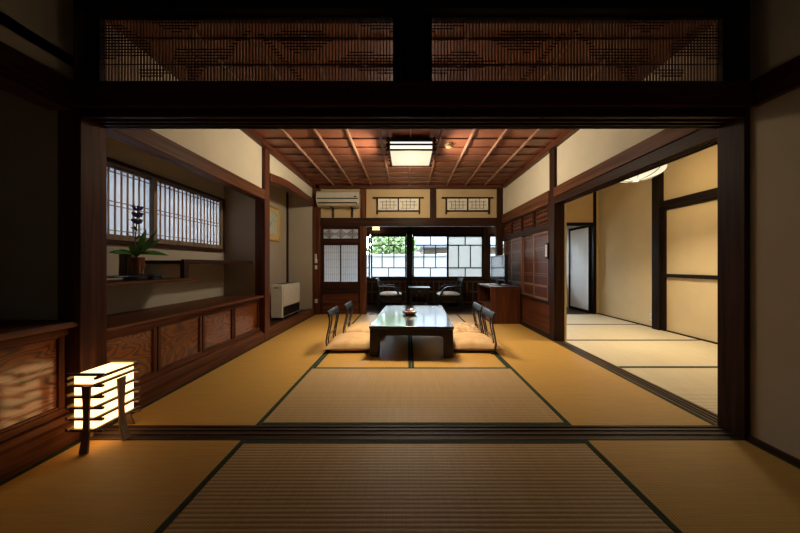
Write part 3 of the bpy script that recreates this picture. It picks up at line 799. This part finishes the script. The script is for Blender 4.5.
P('drawer_front', B(-.15, .15, -.188, -.1805, .355, .44), M['stab']); P('drawer_knob', B(-.02, .02, -.197, -.1885, .39, .40), M['metal'])
for sx in (-1, 1):
    for sy in (-1, 1): P('leg', B(sx * .18 - .018, sx * .18 + .018, sy * .17 - .018, sy * .17 + .018, 0, .3395), M['stab'])
P('lower_shelf', B(-.16, .16, -.15, .15, .10, .118), M['stab'])

# ------------------------------------------------------------------ right side of the main room: cupboard doors
struct('trim_30', B(XR, 1.93, 3.40, 3.52, -.055, ZC + .02), wood('dark', 'z'), 'dark post between the cupboard doors and the side room opening', 'post', .004)
struct('trim_31', B(XR - .012, 1.94, YB, 3.40, 1.80, 1.915), wood('brown', 'y'), 'brown rail above the side room opening', 'beam', .004)
lm = B(XR + .002, 1.93, YB, 3.40, 1.735, 1.799)
for a, b in ((.002, .018), (.036, .048), (.072, .084), (.112, .13)): lm.box(XR + a, XR + b, YB, 3.40, 1.715, 1.736)
struct('trim_32', lm, wood('dark', 'y'), 'dark grooved lintel of the side room opening', 'lintel')
struct('trim_33', B(XR - .012, 1.93, 3.52, YE, 1.74, 1.915), wood('brown', 'y'), 'brown rail above the carved cupboard transoms', 'beam', .004)
struct('wall_right_near', B(1.835, 1.90, YB, 3.40, 1.915, ZC + .02), M['cream'], 'cream plaster above the side room opening', 'wall')
struct('wall_right_far', B(1.835, 1.90, 3.52, YE, 1.915, ZC + .02).box(1.8155, 1.935, YE, 5.40, 1.70, ZC + .02), M['cream'], 'cream plaster above the cupboard doors', 'wall')
struct('wall_right_closet', B(1.87, 1.93, 3.52, 5.37, -.055, 1.915), wood('dark', 'y'), 'dark boards behind the cupboard doors', 'wall')
struct('trim_34', B(XR + .004, 1.869, 3.52, YE, 1.405, 1.485).box(XR + .004, 1.869, 3.52, YE, .43, .475).box(XR + .004, 1.869, 3.52, 3.56, .475, 1.405).box(XR + .004, 1.869, 3.52, 3.56, 1.485, 1.74).box(XR, 1.869, 3.52, YE, -.055, .05),
       wood('dark', 'y'), 'dark frame rails around the cupboard doors', 'frame', .003)
struct('wall_right_base', B(XR + .02, 1.869, 3.52, YE, .05, .43), wood('red', 'y'), 'reddish board under the cupboard doors', 'wall')
yb = [3.56 + i * (YE - 3.56) / 4 for i in range(5)]
dl = ['beside the switch plate', 'second from the switch plate', 'second from the far corner', 'at the far corner behind the television']
for i in range(4):
    a, b = yb[i] + .004, yb[i + 1] - .004
    t = thing('carved_transom', 'carved reddish wooden transom above the cupboard doors, ' + dl[i], 'transom', (XR + .03, (a + b) / 2, 1.486), 0, 'carved transoms over the cupboard doors')
    f = MB().box(XR + .01, XR + .05, a, a + .02, 1.486, 1.739).box(XR + .01, XR + .05, b - .02, b, 1.486, 1.739).box(XR + .01, XR + .05, a + .02, b - .02, 1.486, 1.506).box(XR + .01, XR + .05, a + .02, b - .02, 1.719, 1.739)
    put('frame', f, wood('dark', 'y'), t)
    put('panel', B(XR + .035, XR + .045, a + .02, b - .02, 1.506, 1.719), wood('red', 'y'), t)
    s = MB()
    for zc in (1.545, 1.613, 1.68):
        pts = [(XR + .03, a + .02 + (b - a - .04) * k / 12, zc + (.016 if k % 2 else -.016)) for k in range(13)]
        s.tube(pts, 0, sq=(.006, .005))
    put('carving', s, wood('brown', 'y'), t)
for i in range(4):
    a, b = yb[i] - (.01 if i else -.002), yb[i + 1] + (.01 if i < 3 else -.002)
    x0 = XR + .012 + (.026 if i % 2 else 0)
    t = thing('door_%d' % (i + 2), 'reddish sliding cupboard door, ' + dl[i], 'cupboard door', (x0, (a + b) / 2, .476), 0, 'sliding cupboard doors', 'structure')
    f = MB()
    for q0, q1 in ((a, a + .03), (b - .03, b)): f.box(x0, x0 + .022, q0, q1, .476, 1.404)
    for z0, z1 in ((.476, .505), (.645, .675), (1.378, 1.404)): f.box(x0, x0 + .022, a + .03, b - .03, z0, z1)
    put('door_frame', f, wood('batten', 'z'), t, .002)  # paler wood on frame and battens paints in their glints
    put('lower_panel', B(x0 + .010, x0 + .016, a + .03, b - .03, .505, .645), wood('red', 'y'), t)
    put('upper_panel', B(x0 + .010, x0 + .016, a + .03, b - .03, .675, 1.378), wood('red', 'z'), t)
    s = MB()
    for z in (.80, .83, .99, 1.16, 1.19, 1.33): s.box(x0 + .003, x0 + .0095, a + .03, b - .03, z - .004, z + .004)
    put('battens', s, wood('batten', 'y'), t)
    put('finger_pull', B(x0 - .001, x0 + .004, b - .022, b - .008, .98, 1.06), M['blackp'], t)
t = thing('switch_plate', 'white switch plate with dark backing at the edge of the cupboard doors', 'light switch', (XR, 3.57, 1.05))
put('backing', B(XR - .012, XR + .003, 3.535, 3.595, 1.03, 1.24), wood('black', 'z'), t)
put('plate', B(XR - .019, XR - .0125, 3.542, 3.588, 1.06, 1.215), M['whitep'], t, .002)
for z in (1.10, 1.14, 1.18): put('rocker', B(XR - .022, XR - .0195, 3.556, 3.574, z - .012, z + .012), M['metal'], t)

# television cabinet and television
t = thing('television_cabinet', 'reddish brown open sided television cabinet in the far corner', 'cabinet', (1.55, 4.79, 0))
x0, x1, y0, y1, h = 1.31, 1.785, 4.38, 5.20, .60
put('top', B(x0, x1, y0, y1, h - .025, h), wood('red', 'y'), t, .002)
put('side_panel', B(x0, x1, y0, y0 + .022, .002, h - .0255), wood('red', 'z'), t); put('side_panel', B(x0, x1, y1 - .022, y1, .002, h - .0255), wood('red', 'z'), t)
put('back_panel', B(x1 - .015, x1, y0 + .0225, y1 - .0225, .002, h - .0255), wood('red', 'y'), t)
put('shelf', B(x0 + .02, x1 - .0155, y0 + .0225, y1 - .0225, .25, .27), wood('red', 'y'), t); put('plinth', B(x0 + .01, x1 - .0155, y0 + .0225, y1 - .0225, .002, .05), wood('red', 'y'), t)
t = thing('storage_box', 'dull red box inside the television cabinet', 'box', (1.5, 4.75, .05))
put('body', B(1.34, 1.70, 4.50, 5.0, .0505, .20), plain('dull_red', (.16, .03, .02), .5), t, .004); put('lid', B(1.335, 1.705, 4.495, 5.005, .2005, .225), plain('dull_red_lid', (.20, .035, .025), .5), t, .003)
t = thing('television', 'flat black television reflecting the windows, on the corner cabinet', 'television', (1.54, 4.72, .6005), math.radians(2))
def P(n, mb, m, b=0.): return put(n, mb, m, t, b, True)
P('stand_base', MB().prism([(-.10, -.16), (.10, -.16), (.10, .16), (-.10, .16)], 'z', 0, .012), M['blackp'], .004)
P('neck', B(-.01, .03, -.05, .05, .0125, .12), M['blackp']); P('housing', B(-.012, .035, -.335, .335, .085, .515), M['blackp'], .005)
P('screen', B(-.0145, -.0125, -.318, .318, .115, .50), M['screen'])
for i, (x, y, r, lab) in enumerate(((1.42, 4.47, .2, 'white printed leaflet lying at the front corner of the television cabinet'), (1.37, 4.95, -.3, 'white printed leaflet lying beside the television base'))):
    t = thing('leaflet', lab, 'leaflet', (x, y, .6003), r, 'leaflets on the television cabinet')
    put('sheet', B(-.075, .075, -.105, .105, 0, .004), M['paperw'], t, 0, True); put('picture_panel', B(-.06, .06, -.01, .09, .0041, .0048), M['art'], t, 0, True)

# ------------------------------------------------------------------ side room
struct('wall_side_front', B(1.93, 3.76, YF, YB, -.055, ZC + .02), M['sand'], 'plaster front wall of the side room', 'wall')
struct('wall_side_right', B(XS, 3.76, YB, 5.40, -.055, ZC + .02), M['sand'], 'warm cream long wall of the side room with the dark post', 'wall')
struct('wall_side_back', B(1.93, XS, 5.30, 5.36, 1.775, ZC + .02).box(3.64, XS, 5.30, 5.36, -.055, 1.775), M['ochre'], 'ochre plaster above the back doorway of the side room', 'wall')
struct('wall_side_left', B(1.90, 1.93, YB, 3.40, 1.915, ZC + .02).box(1.93, 1.955, 3.40, 5.36, -.055, ZC + .02), M['sand'], 'plaster back of the cupboard wall, in the side room', 'wall')
struct('ceiling_side', B(1.90, 3.76, YF, 5.42, ZC + .02, ZC + .10), wood('brown', 'y'), 'brown board ceiling of the side room', 'ceiling')
struct('trim_35', B(1.955, 3.60, 5.285, 5.37, 1.715, 1.775), wood('black', 'x'), 'dark lintel over the back doorway of the side room', 'lintel')
struct('trim_36', B(3.585, 3.64, 5.285, 5.37, -.055, ZC + .02), wood('black', 'z'), 'thin dark corner post beside the back doorway', 'post')
struct('trim_37', B(3.62, XS + .01, 3.95, 4.07, 0, ZC + .02), wood('black', 'z'), 'dark wall post in the middle of the side room wall', 'post', .003)
struct('trim_38', B(3.64, XS + .01, YB, 3.95, 1.765, 1.87).box(3.655, XS + .01, YB, 3.95, 1.735, 1.764), wood('black', 'y'), 'dark rail running from the side room wall post', 'beam', .002)
struct('trim_39', B(3.655, XS + .01, YB, 3.95, .775, .825), wood('black', 'y'), 'thin dark bar halfway up the side room wall', 'rail', .002)
struct('trim_40', B(3.66, XS + .01, 3.905, 3.95, 0, 1.735), wood('black', 'z'), 'thin dark strip beside the side room wall post', 'trim')
struct('baseboard_side_right', B(XS - .02, XS, YB, 5.30, -.01, .018), wood('dark', 'y'), 'thin dark strip at the foot of the side room wall', 'baseboard')
t = thing('wall_outlet', 'white power outlet low on the side room wall by the dark post', 'power outlet', (XS, 4.14, .1))
put('plate', B(XS - .009, XS - .001, 4.105, 4.175, .10, .215), M['whitep'], t, .003)
for z in (.14, .18): put('socket', B(XS - .012, XS - .0092, 4.12, 4.16, z - .012, z + .012), M['metal'], t)
# paper pendant
px, py, pz = 2.74, 3.30, 2.09
t = thing('pendant_lamp', 'glowing round ribbed paper lamp hanging in the side room', 'pendant lamp', (px, py, pz))
prof = [(.275 * math.cos(a) if abs(a) < 1.5 else .03, .115 * math.sin(a)) for a in [(-PI / 2 + .05) + k * (PI - .1) / 14 for k in range(15)]]
put('paper_shade', MB().lathe(prof, (px, py, pz), 32), M['pend'], t)
s = MB()
for k in range(8):
    a = k * PI / 4 + .2
    s.tube([(px + (r + .003) * math.cos(a), py + (r + .003) * math.sin(a), pz + z * 1.03) for r, z in prof], .004, 5)
put('ribs', s, wood('dark', 'x'), t)
put('cord', MB().tube([(px, py, pz + .11), (px, py, ZC + .019)], .005, 6), M['blackp'], t)
put('canopy', MB().lathe([(.05, 0), (.045, .03)], (px, py, ZC - .011), 16), M['blackp'], t)

# ------------------------------------------------------------------ ceiling of the main room
t = thing('ceiling', 'reddish brown board ceiling of the main room', 'ceiling', (0, 3.4, ZC), 0, None, 'structure')
cb = MB(); y = YB
while y < YE - .01:
    y2 = min(y + .243, YE)
    cb.prism([(y, ZC + .000), (y2 + .012, ZC + .017), (y2 + .012, ZC + .026), (y, ZC + .009)], 'x', -1.86, 1.84); y = y2
put('boards', cb, M['cedar'], t)
put('slab', B(-2.42, 1.93, YB, 5.40, ZC + .03, ZC + .10), wood('dark', 'x'), t)
for k in range(-4, 5):
    x = k * .362
    put('batten', MB().prism([(x - .016, ZC + .010), (x - .011, ZC - .018), (x + .011, ZC - .018), (x + .016, ZC + .010)], 'y', YB, YE), wood('batten', 'y'), t, .002)
struct('trim_41', B(-1.856, -1.79, YB, YE - .06, ZC - .06, ZC + .006), wood('red', 'y'), 'reddish ceiling moulding on the bench side', 'moulding', .004)
struct('trim_42', B(1.775, 1.836, YB, YE - .06, ZC - .06, ZC + .006), wood('red', 'y'), 'reddish ceiling moulding on the side room side', 'moulding', .004)
struct('trim_43', B(-1.79, 1.775, YE - .05, YP, ZC - .06, ZC + .006), wood('red', 'x'), 'reddish ceiling moulding on the far wall', 'moulding', .004)
struct('trim_44', B(-1.79, 1.775, YB, YB + .03, ZC - .03, ZC + .006), wood('red', 'x'), 'reddish ceiling moulding behind the openwork transoms', 'moulding', .004)

# ceiling lamp
lx, ly, lz = .01, 3.48, 2.31
t = thing('ceiling_lamp', 'square glowing paper ceiling lamp with dark wooden bars', 'ceiling lamp', (lx, ly, ZC))
w, d2 = .25, .24
put('ceiling_plate', B(lx - .24, lx + .24, ly - .25, ly + .25, ZC - .05, ZC - .019), M['blackp'], t)
put('diffuser', B(lx - w, lx + w, ly - d2, ly + d2, lz, lz + .012), M['lampp'], t)
put('side_paper', B(lx - w, lx + w, ly - d2, ly + d2, lz + .0125, lz + .125), M['lamps'], t)
s = MB()
for z in (lz + .006, lz + .07, lz + .115):
    for sgn in (-1, 1):
        s.box(lx - w - .05, lx + w + .05, ly + sgn * (d2 + .010) - .009, ly + sgn * (d2 + .010) + .009, z - .008, z + .010)
        s.box(lx + sgn * (w + .010) - .009, lx + sgn * (w + .010) + .009, ly - d2 - .05, ly + d2 + .05, z - .001, z + .017)
put('frame_bars', s, wood('dark', 'x'), t)
for sx in (-1, 1):
    for sy in (-1, 1): put('corner_post', B(lx + sx * (w + .022) - .010, lx + sx * (w + .022) + .010, ly + sy * (d2 + .022) - .01, ly + sy * (d2 + .022) + .01, lz - .01, ZC - .019), wood('dark', 'z'), t)
tagl = thing('smoke_detector', 'small round brass coloured smoke detector on the board ceiling', 'smoke detector', (.49, 3.45, ZC))
put('base', MB().lathe([(.055, 0), (.055, .022)], (.49, 3.45, ZC - .014), 20), M['brass'], tagl); put('sensor', MB().lathe([(.022, 0), (.038, .006), (.042, .03)], (.49, 3.45, ZC - .0445), 20), M['brass'], tagl)

# ------------------------------------------------------------------ low table, sweets
tr = math.radians(-2.6)
t = thing('low_table', 'low black lacquered table in the middle of the main room', 'table', (.035, 3.50, .0016), tr)
def P(n, mb, m, b=0.): return put(n, mb, m, t, b, True)
hw, hl, th = .435, .72, .32
P('tabletop', B(-hw, hw, -hl, hl, th - .03, th), M['lacquer'], .004)
def apron_y(y):      # front/back apron with rounded brackets
    pts = [(-hw + .02, th - .031), (-hw + .02, th - .12)]
    cx0 = -hw + .115; n = 6
    n = 6; pts = [(-hw + .016, th - .031), (-hw + .016, th - .15), (-hw + .101, th - .15)]
    for k in range(n + 1):
        a = PI - k * (PI / 2) / n; pts.append((-hw + .151 + .05 * math.cos(a), th - .15 + .05 * math.sin(a)))
    for k in range(n + 1):
        a = PI / 2 - k * (PI / 2) / n; pts.append((hw - .151 + .05 * math.cos(a), th - .15 + .05 * math.sin(a)))
    pts += [(hw - .101, th - .15), (hw - .016, th - .15), (hw - .016, th - .031)]
    return MB().prism(pts, 'y', y - .012, y + .012)
P('apron', apron_y(-hl + .03), M['lacq2']); P('apron', apron_y(hl - .03), M['lacq2'])
for sx in (-1, 1):
    P('side_apron', B(sx * (hw - .035) - .012, sx * (hw - .035) + .012, -hl + .06, hl - .06, th - .10, th - .0305), M['lacq2'])
for sx in (-1, 1):
    for sy in (-1, 1):
        xo, yo = sx * (hw - .006), sy * (hl - .006)
        x1_, y1_ = xo - sx * .095, yo - sy * .095
        P('leg', MB().box(min(xo, x1_), max(xo, x1_), min(yo, y1_), max(yo, y1_), 0, th - .0305), M['lacq2'], .008)
zt = .0016 + .3205
dx, dy = -.008, 3.46
t = thing('sweet_dish', 'small dark boat shaped dish on the low table', 'dish', (dx, dy, zt))
def P(n, mb, m, b=0.): return put(n, mb, m, t, b, True)
db = MB(); ns = 24; vs = []; fs = []
for j, (rx, ry, z) in enumerate(((.05, .035, 0), (.075, .05, .008), (.105, .065, .022), (.100, .061, .024), (.07, .045, .011), (.02, .01, .009))):
    for k in range(ns):
        a = 2 * PI * k / ns; vs.append((rx * math.cos(a), ry * math.sin(a), z + (.018 * abs(math.cos(a)) ** 4 if j in (2, 3) else 0)))
for j in range(5):
    for k in range(ns): fs.append((j * ns + k, j * ns + (k + 1) % ns, (j + 1) * ns + (k + 1) % ns, (j + 1) * ns + k))
fs.append(tuple(range(ns - 1, -1, -1))); fs.append(tuple(range(5 * ns, 6 * ns)))
P('dish_body', MB().add(vs, fs), M['dish'])
sw = [(-.035, -.008, .022, .5, 0), (.03, .0, .022, 1.2, 0), (-.002, .02, .022, .1, 0), (-.012, -.012, .05, 1.8, 0), (.02, .01, .052, .8, 1), (.055, -.01, .028, 2.2, 1)]
for x, y, z, r, wht in sw:
    t = thing('wrapped_sweet', 'small white wrapped sweet in the dark dish on the table' if wht else 'small dark red wrapped sweet in the dark dish on the table', 'sweet', (dx + x, dy + y, zt + z), r,
              'white sweets in the dish' if wht else 'red sweets in the dish')
    mt = M['sweet_w' if wht else 'sweet']
    put('sweet_body', MB().ell((0, 0, .006), (.024, .016, .013), 12, 8), mt, t, 0, True)
    put('wrapper_twist', MB().tube([(.022, 0, .006), (.032, 0, .009), (.037, 0, .011)], [.004, .006, .009], 8), mt, t, 0, True)

# floor chairs and cushions
def zaisu(x, y, rz, label):
    t = thing('floor_chair', label, 'floor chair', (x, y, .0016), rz, 'black legless chairs around the low table')
    def P(n, mb, m, b=0.): return put(n, mb, m, t, b, True)
    prof = [(.0, .012), (-.022, .05), (-.032, .11), (-.018, .19), (.002, .28), (.008, .33), (.004, .385), (-.012, .435)]
    P('seat_board', B(0, .34, -.15, .15, 0, .011).box(-.010, .02, -.196, .196, .0005, .0125), M['chairb'], .002)
    for sy in (-1, 1):
        P('back_post', MB().ribbon(prof, sy * .185 - .011, sy * .185 + .011, .016), M['chairb'])
        P('back_slat', MB().ribbon(prof[:-1], sy * .10 - .008, sy * .10 + .008, .012), M['chairb'])
    P('top_rail', MB().ribbon([(.004, .375), (-.002, .405), (-.016, .442)], -.205, .205, .02), M['chairb'], .003)
    P('lumbar_bar', MB().ribbon([(-.028, .15), (-.022, .18)], -.17, .17, .010), M['chairb'])
def zabuton(x, y, rz, label, mt):
    t = thing('floor_cushion', label, 'cushion', (x, y, .0136), rz, 'flat square cushions around the low table')
    vs, fs, n = [], [], 18
    for sgn in (1, -1):
        for j in range(n + 1):
            for i in range(n + 1):
                u, v = -1 + 2 * i / n, -1 + 2 * j / n
                e = (1 - abs(u) ** 3.0) * (1 - abs(v) ** 3.0)
                pin = 1 - .06 * (1 - abs(v) ** 2) * abs(u) ** 6; pin2 = 1 - .06 * (1 - abs(u) ** 2) * abs(v) ** 6
                zt_ = .036 + .072 * e ** .55 + .006 * math.sin(5 * u + 3 * v) * e
                zb_ = .036 - .034 * min(1, e * 3.2) ** .6
                vs.append((.285 * u * pin, .285 * v * pin2, zt_ if sgn > 0 else zb_))
    k = (n + 1) ** 2
    for s_ in (0, 1):
        for j in range(n):
            for i in range(n):
                a = s_ * k + j * (n + 1) + i; f = (a, a + 1, a + n + 2, a + n + 1)
                fs.append(f if s_ == 0 else tuple(reversed(f)))
    put('cushion_body', MB().add(vs, fs), mt, t, 0, True)
    kn = MB()
    for sx in (-1, 1):
        for sy in (-1, 1):
            kn.tube([(sx * .262, sy * .262, .036), (sx * .275, sy * .275, .032), (sx * .284, sy * .284, .024)], [.006, .005, .009], 6)
    put('corner_tassels', kn, mt, t, 0, True)
zaisu(-.895, 3.17, 0, 'near black floor chair on the heater side of the low table')
zaisu(-.82, 3.66, 0, 'far black floor chair on the heater side of the low table')
zaisu(.875, 3.08, PI, 'near black floor chair on the side room side of the low table')
zaisu(.87, 3.54, PI, 'far black floor chair on the television side of the low table')
zabuton(-.66, 3.20, .03, 'near ochre cushion on the heater side of the low table', M['cushion'])
zabuton(-.61, 3.80, -.03, 'far ochre cushion on the heater side of the low table', M['cushion'])
zabuton(.73, 3.20, -.04, 'near ochre cushion on the side room side of the low table', M['cushion'])
zabuton(.75, 3.80, .05, 'mottled far cushion on the television side of the low table', M['cushion_p'])

# ------------------------------------------------------------------ floor lantern
t = thing('floor_lantern', 'glowing paper floor lantern with dark wooden bars and splayed legs', 'floor lamp', (-1.687, 1.487, .0016))
bx0, bx1, by0, by1, bz0, bz1 = -1.752, -1.622, 1.40, 1.573, .105, .385
cxl, cyl = (bx0 + bx1) / 2, (by0 + by1) / 2
put('paper_shade', B(bx0, bx1, by0, by1, bz0, bz1), M['andon'], t)
for k in range(6):
    z = bz1 + .004 - k * (bz1 - bz0 + .004) / 5
    s = MB()
    for sgn in (-1, 1):
        yy = by0 - .008 if sgn < 0 else by1 + .008
        s.box(bx0 - .028, bx1 + .028, yy - .0065, yy + .0065, z - .006, z + .006)
        xx = bx0 - .008 if sgn < 0 else bx1 + .008
        zz = z + .0125 if k else z - .0125
        s.box(xx - .0065, xx + .0065, by0 - .028, by1 + .028, zz - .006, zz + .006)
    put('bar_ring', s, wood('lantern', 'x'), t)
def lant_leg(dx_, dy_):
    # curved board: waisted in the middle, flaring at the foot
    outl = [(.022, .335), (.017, .25), (.014, .17), (.016, .09), (.022, .0)]
    vs, fs = [], []
    for w_, z in outl:
        off = .016 + ((.012 if dy_ < 0 else .03) * max(0, (.12 - z) / .12) ** 1.5 if z < .12 else 0)
        for th_ in (0, .010):
            for sg in (-1, 1):
                if dy_: vs.append((cxl + (.022 if dy_ < 0 else 0) + sg * w_, (by0 if dy_ < 0 else by1) + dy_ * (off + th_), max(z, .0) + .0016))
                else: vs.append(((bx0 if dx_ < 0 else bx1) + dx_ * (off * (.55 if dx_ < 0 else 1) + th_), cyl + sg * w_, z + .0016))
    n = len(outl)
    for i in range(n - 1):
        a = i * 4; b2 = a + 4
        for p, q in ((0, 1), (1, 3), (3, 2), (2, 0)): fs.append((a + p, a + q, b2 + q, b2 + p))
    fs += [(0, 1, 3, 2), ((n - 1) * 4 + 2, (n - 1) * 4 + 3, (n - 1) * 4 + 1, (n - 1) * 4)]
    put('leg', MB().add(vs, fs), wood('lantern', 'z'), t, .002)
for d_ in ((0, -1), (0, 1), (1, 0), (-1, 0)): lant_leg(*d_)

# ------------------------------------------------------------------ outdoors, seen through the glass
struct('ground', B(-25, 30, 6.7, 40, -.6, -.45).box(-25, -2.6, -12, 6.7, -.6, -.45).box(-2.6, 30, -12, -1.7, -.6, -.45), M['earth'], 'gravel ground outside the house', 'ground')
t = thing('garden_wall', 'white garden wall outside the hall windows', 'garden wall', (1, 9, -.45))
put('wall_body', B(-6, 9, 9, 9.15, -.45, 1.24), M['garden'], t); put('coping', B(-6, 9, 8.95, 9.2, 1.24, 1.31), plain('coping_grey', (.135, .137, .14), .7), t)
t = thing('neighbour_house', 'neighbouring house with grey tiled roof beyond the garden wall', 'house', (2.6, 14, -.45))
put('house_wall', B(.75, 6.2, 13, 17, -.45, 2.0), plaster('tan_render', (.09, .074, .058)), t)
put('roof', MB().prism([(12.3, 1.85), (15, 3.9), (17.7, 1.85), (17.7, 1.75), (12.3, 1.75)], 'x', .35, 6.8), M['rooft'], t)
put('house_window', B(1.4, 2.1, 12.97, 12.999, .6, 1.5), M['whitep'], t)
def tree(x, y, s, label, seed):
    rnd = random.Random(seed)
    t = thing('garden_tree', label, 'tree', (x, y, -.45), 0, 'garden trees beyond the white wall')
    put('trunk', MB().tube([(x, y, -.45), (x + .05, y, .8), (x - .05, y, 1.9 * s)], [.09, .07, .03], 8), wood('grey', 'z'), t)
    mb = MB()
    for k in range(1100):
        u = rnd.uniform(-1, 1); a = rnd.uniform(0, 2 * PI); r = rnd.random() ** .4
        p = Vector((x + r * math.sqrt(1 - u * u) * math.cos(a) * 1.0 * s, y + r * math.sqrt(1 - u * u) * math.sin(a) * 1.0 * s, 1.75 * s + r * u * .95 * s))
        d = Vector((rnd.uniform(-1, 1), rnd.uniform(-1, 1), rnd.uniform(-.6, .6))).normalized(); e = d.orthogonal().normalized()
        l, w_ = .19 * s, .075 * s
        mb.add([p, p + d * l * .5 + e * w_, p + d * l, p + d * l * .5 - e * w_], [(0, 1, 2, 3)])
    put('crown', mb, M['foliage'], t)
tree(-.62, 10.6, 1.0, 'bright green garden tree beyond the white wall', 3)
tree(-4.2, 12.4, 1.1, 'further green garden tree beyond the white wall', 5)

# ------------------------------------------------------------------ light
w = bpy.data.worlds.new('overcast_sky'); S.world = w; w.use_nodes = True
nt = w.node_tree; bg = nt.nodes['Background']
bg.inputs[0].default_value = (.80, .90, 1., 1); bg.inputs[1].default_value = 15.
def area(name, loc, rot, sx, sy, power, col, portal=False):
    l = bpy.data.lights.new(name, 'AREA'); l.shape = 'RECTANGLE'; l.size = sx; l.size_y = sy; l.energy = power; l.color = col
    if portal: l.cycles.is_portal = True
    o = bpy.data.objects.new(name, l); C.objects.link(o); o.location = loc; o.rotation_euler = rot
    return o
area('daylight_portal_hall', (.87, 6.66, 1.17), (-PI / 2, 0, 0), 5.5, 1.1, 1, (1, 1, 1), True)
area('daylight_portal_front', (.15, -1.62, 1.3), (PI / 2, 0, 0), 1.5, .8, 1, (1, 1, 1), True)  # samples the sky through the added window
area('daylight_portal_bay', (XA - .07, 2.47, 1.44), (0, -PI / 2, 0), .66, 1.8, 1, (1, 1, 1), True)
def point(name, loc, power, col, r):
    l = bpy.data.lights.new(name, 'POINT'); l.energy = power; l.color = col; l.shadow_soft_size = r
    o = bpy.data.objects.new(name, l); C.objects.link(o); o.location = loc
    return o
point('ceiling_lamp_bulb', (lx, ly, lz - .17), 9, (1., .86, .64), .12)
for sg in (-1, 1):
    area('ceiling_lamp_side_light', (lx + sg * .31, ly, lz - .03), (0, sg * -math.radians(76), 0), .10, .42, 10.5, (1., .86, .64)).data.spread = math.radians(150)
area('ceiling_lamp_side_light', (lx, ly + .30, lz - .03), (math.radians(76), 0, 0), .42, .10, 7, (1., .86, .62)).data.spread = math.radians(150)
area('ceiling_lamp_downlight', (lx, ly, lz - .012), (0, 0, 0), .46, .44, 27, (1., .82, .55)).data.spread = math.radians(94)
point('pendant_lamp_bulb', (px, py, pz - .18), 10, (1., .76, .40), .08)
area('pendant_lamp_downlight', (px, py, pz - .125), (0, 0, 0), .3, .3, 15, (1., .82, .52)).data.spread = math.radians(112)
l_ = point('pendant_lamp_side_glow', (px + .30, py - .1, pz + .02), 5, (1., .72, .34), .06)

vs_ = S.view_settings
vs_.view_transform = 'Standard'; vs_.look = 'None'; vs_.gamma = 1; vs_.use_curve_mapping = False
vs_.exposure = .42
sn = bpy.data.lights.new('hazy_sun', 'SUN'); sn.energy = 2.; sn.angle = .12; sn.color = (1., .97, .92)
so = bpy.data.objects.new('hazy_sun', sn); C.objects.link(so); so.location = (3, -6, 9); so.rotation_euler = (math.radians(42), 0, math.radians(12))
S.cycles.use_denoising = True
S.cycles.max_bounces = 10; S.cycles.diffuse_bounces = 6; S.cycles.transparent_max_bounces = 12
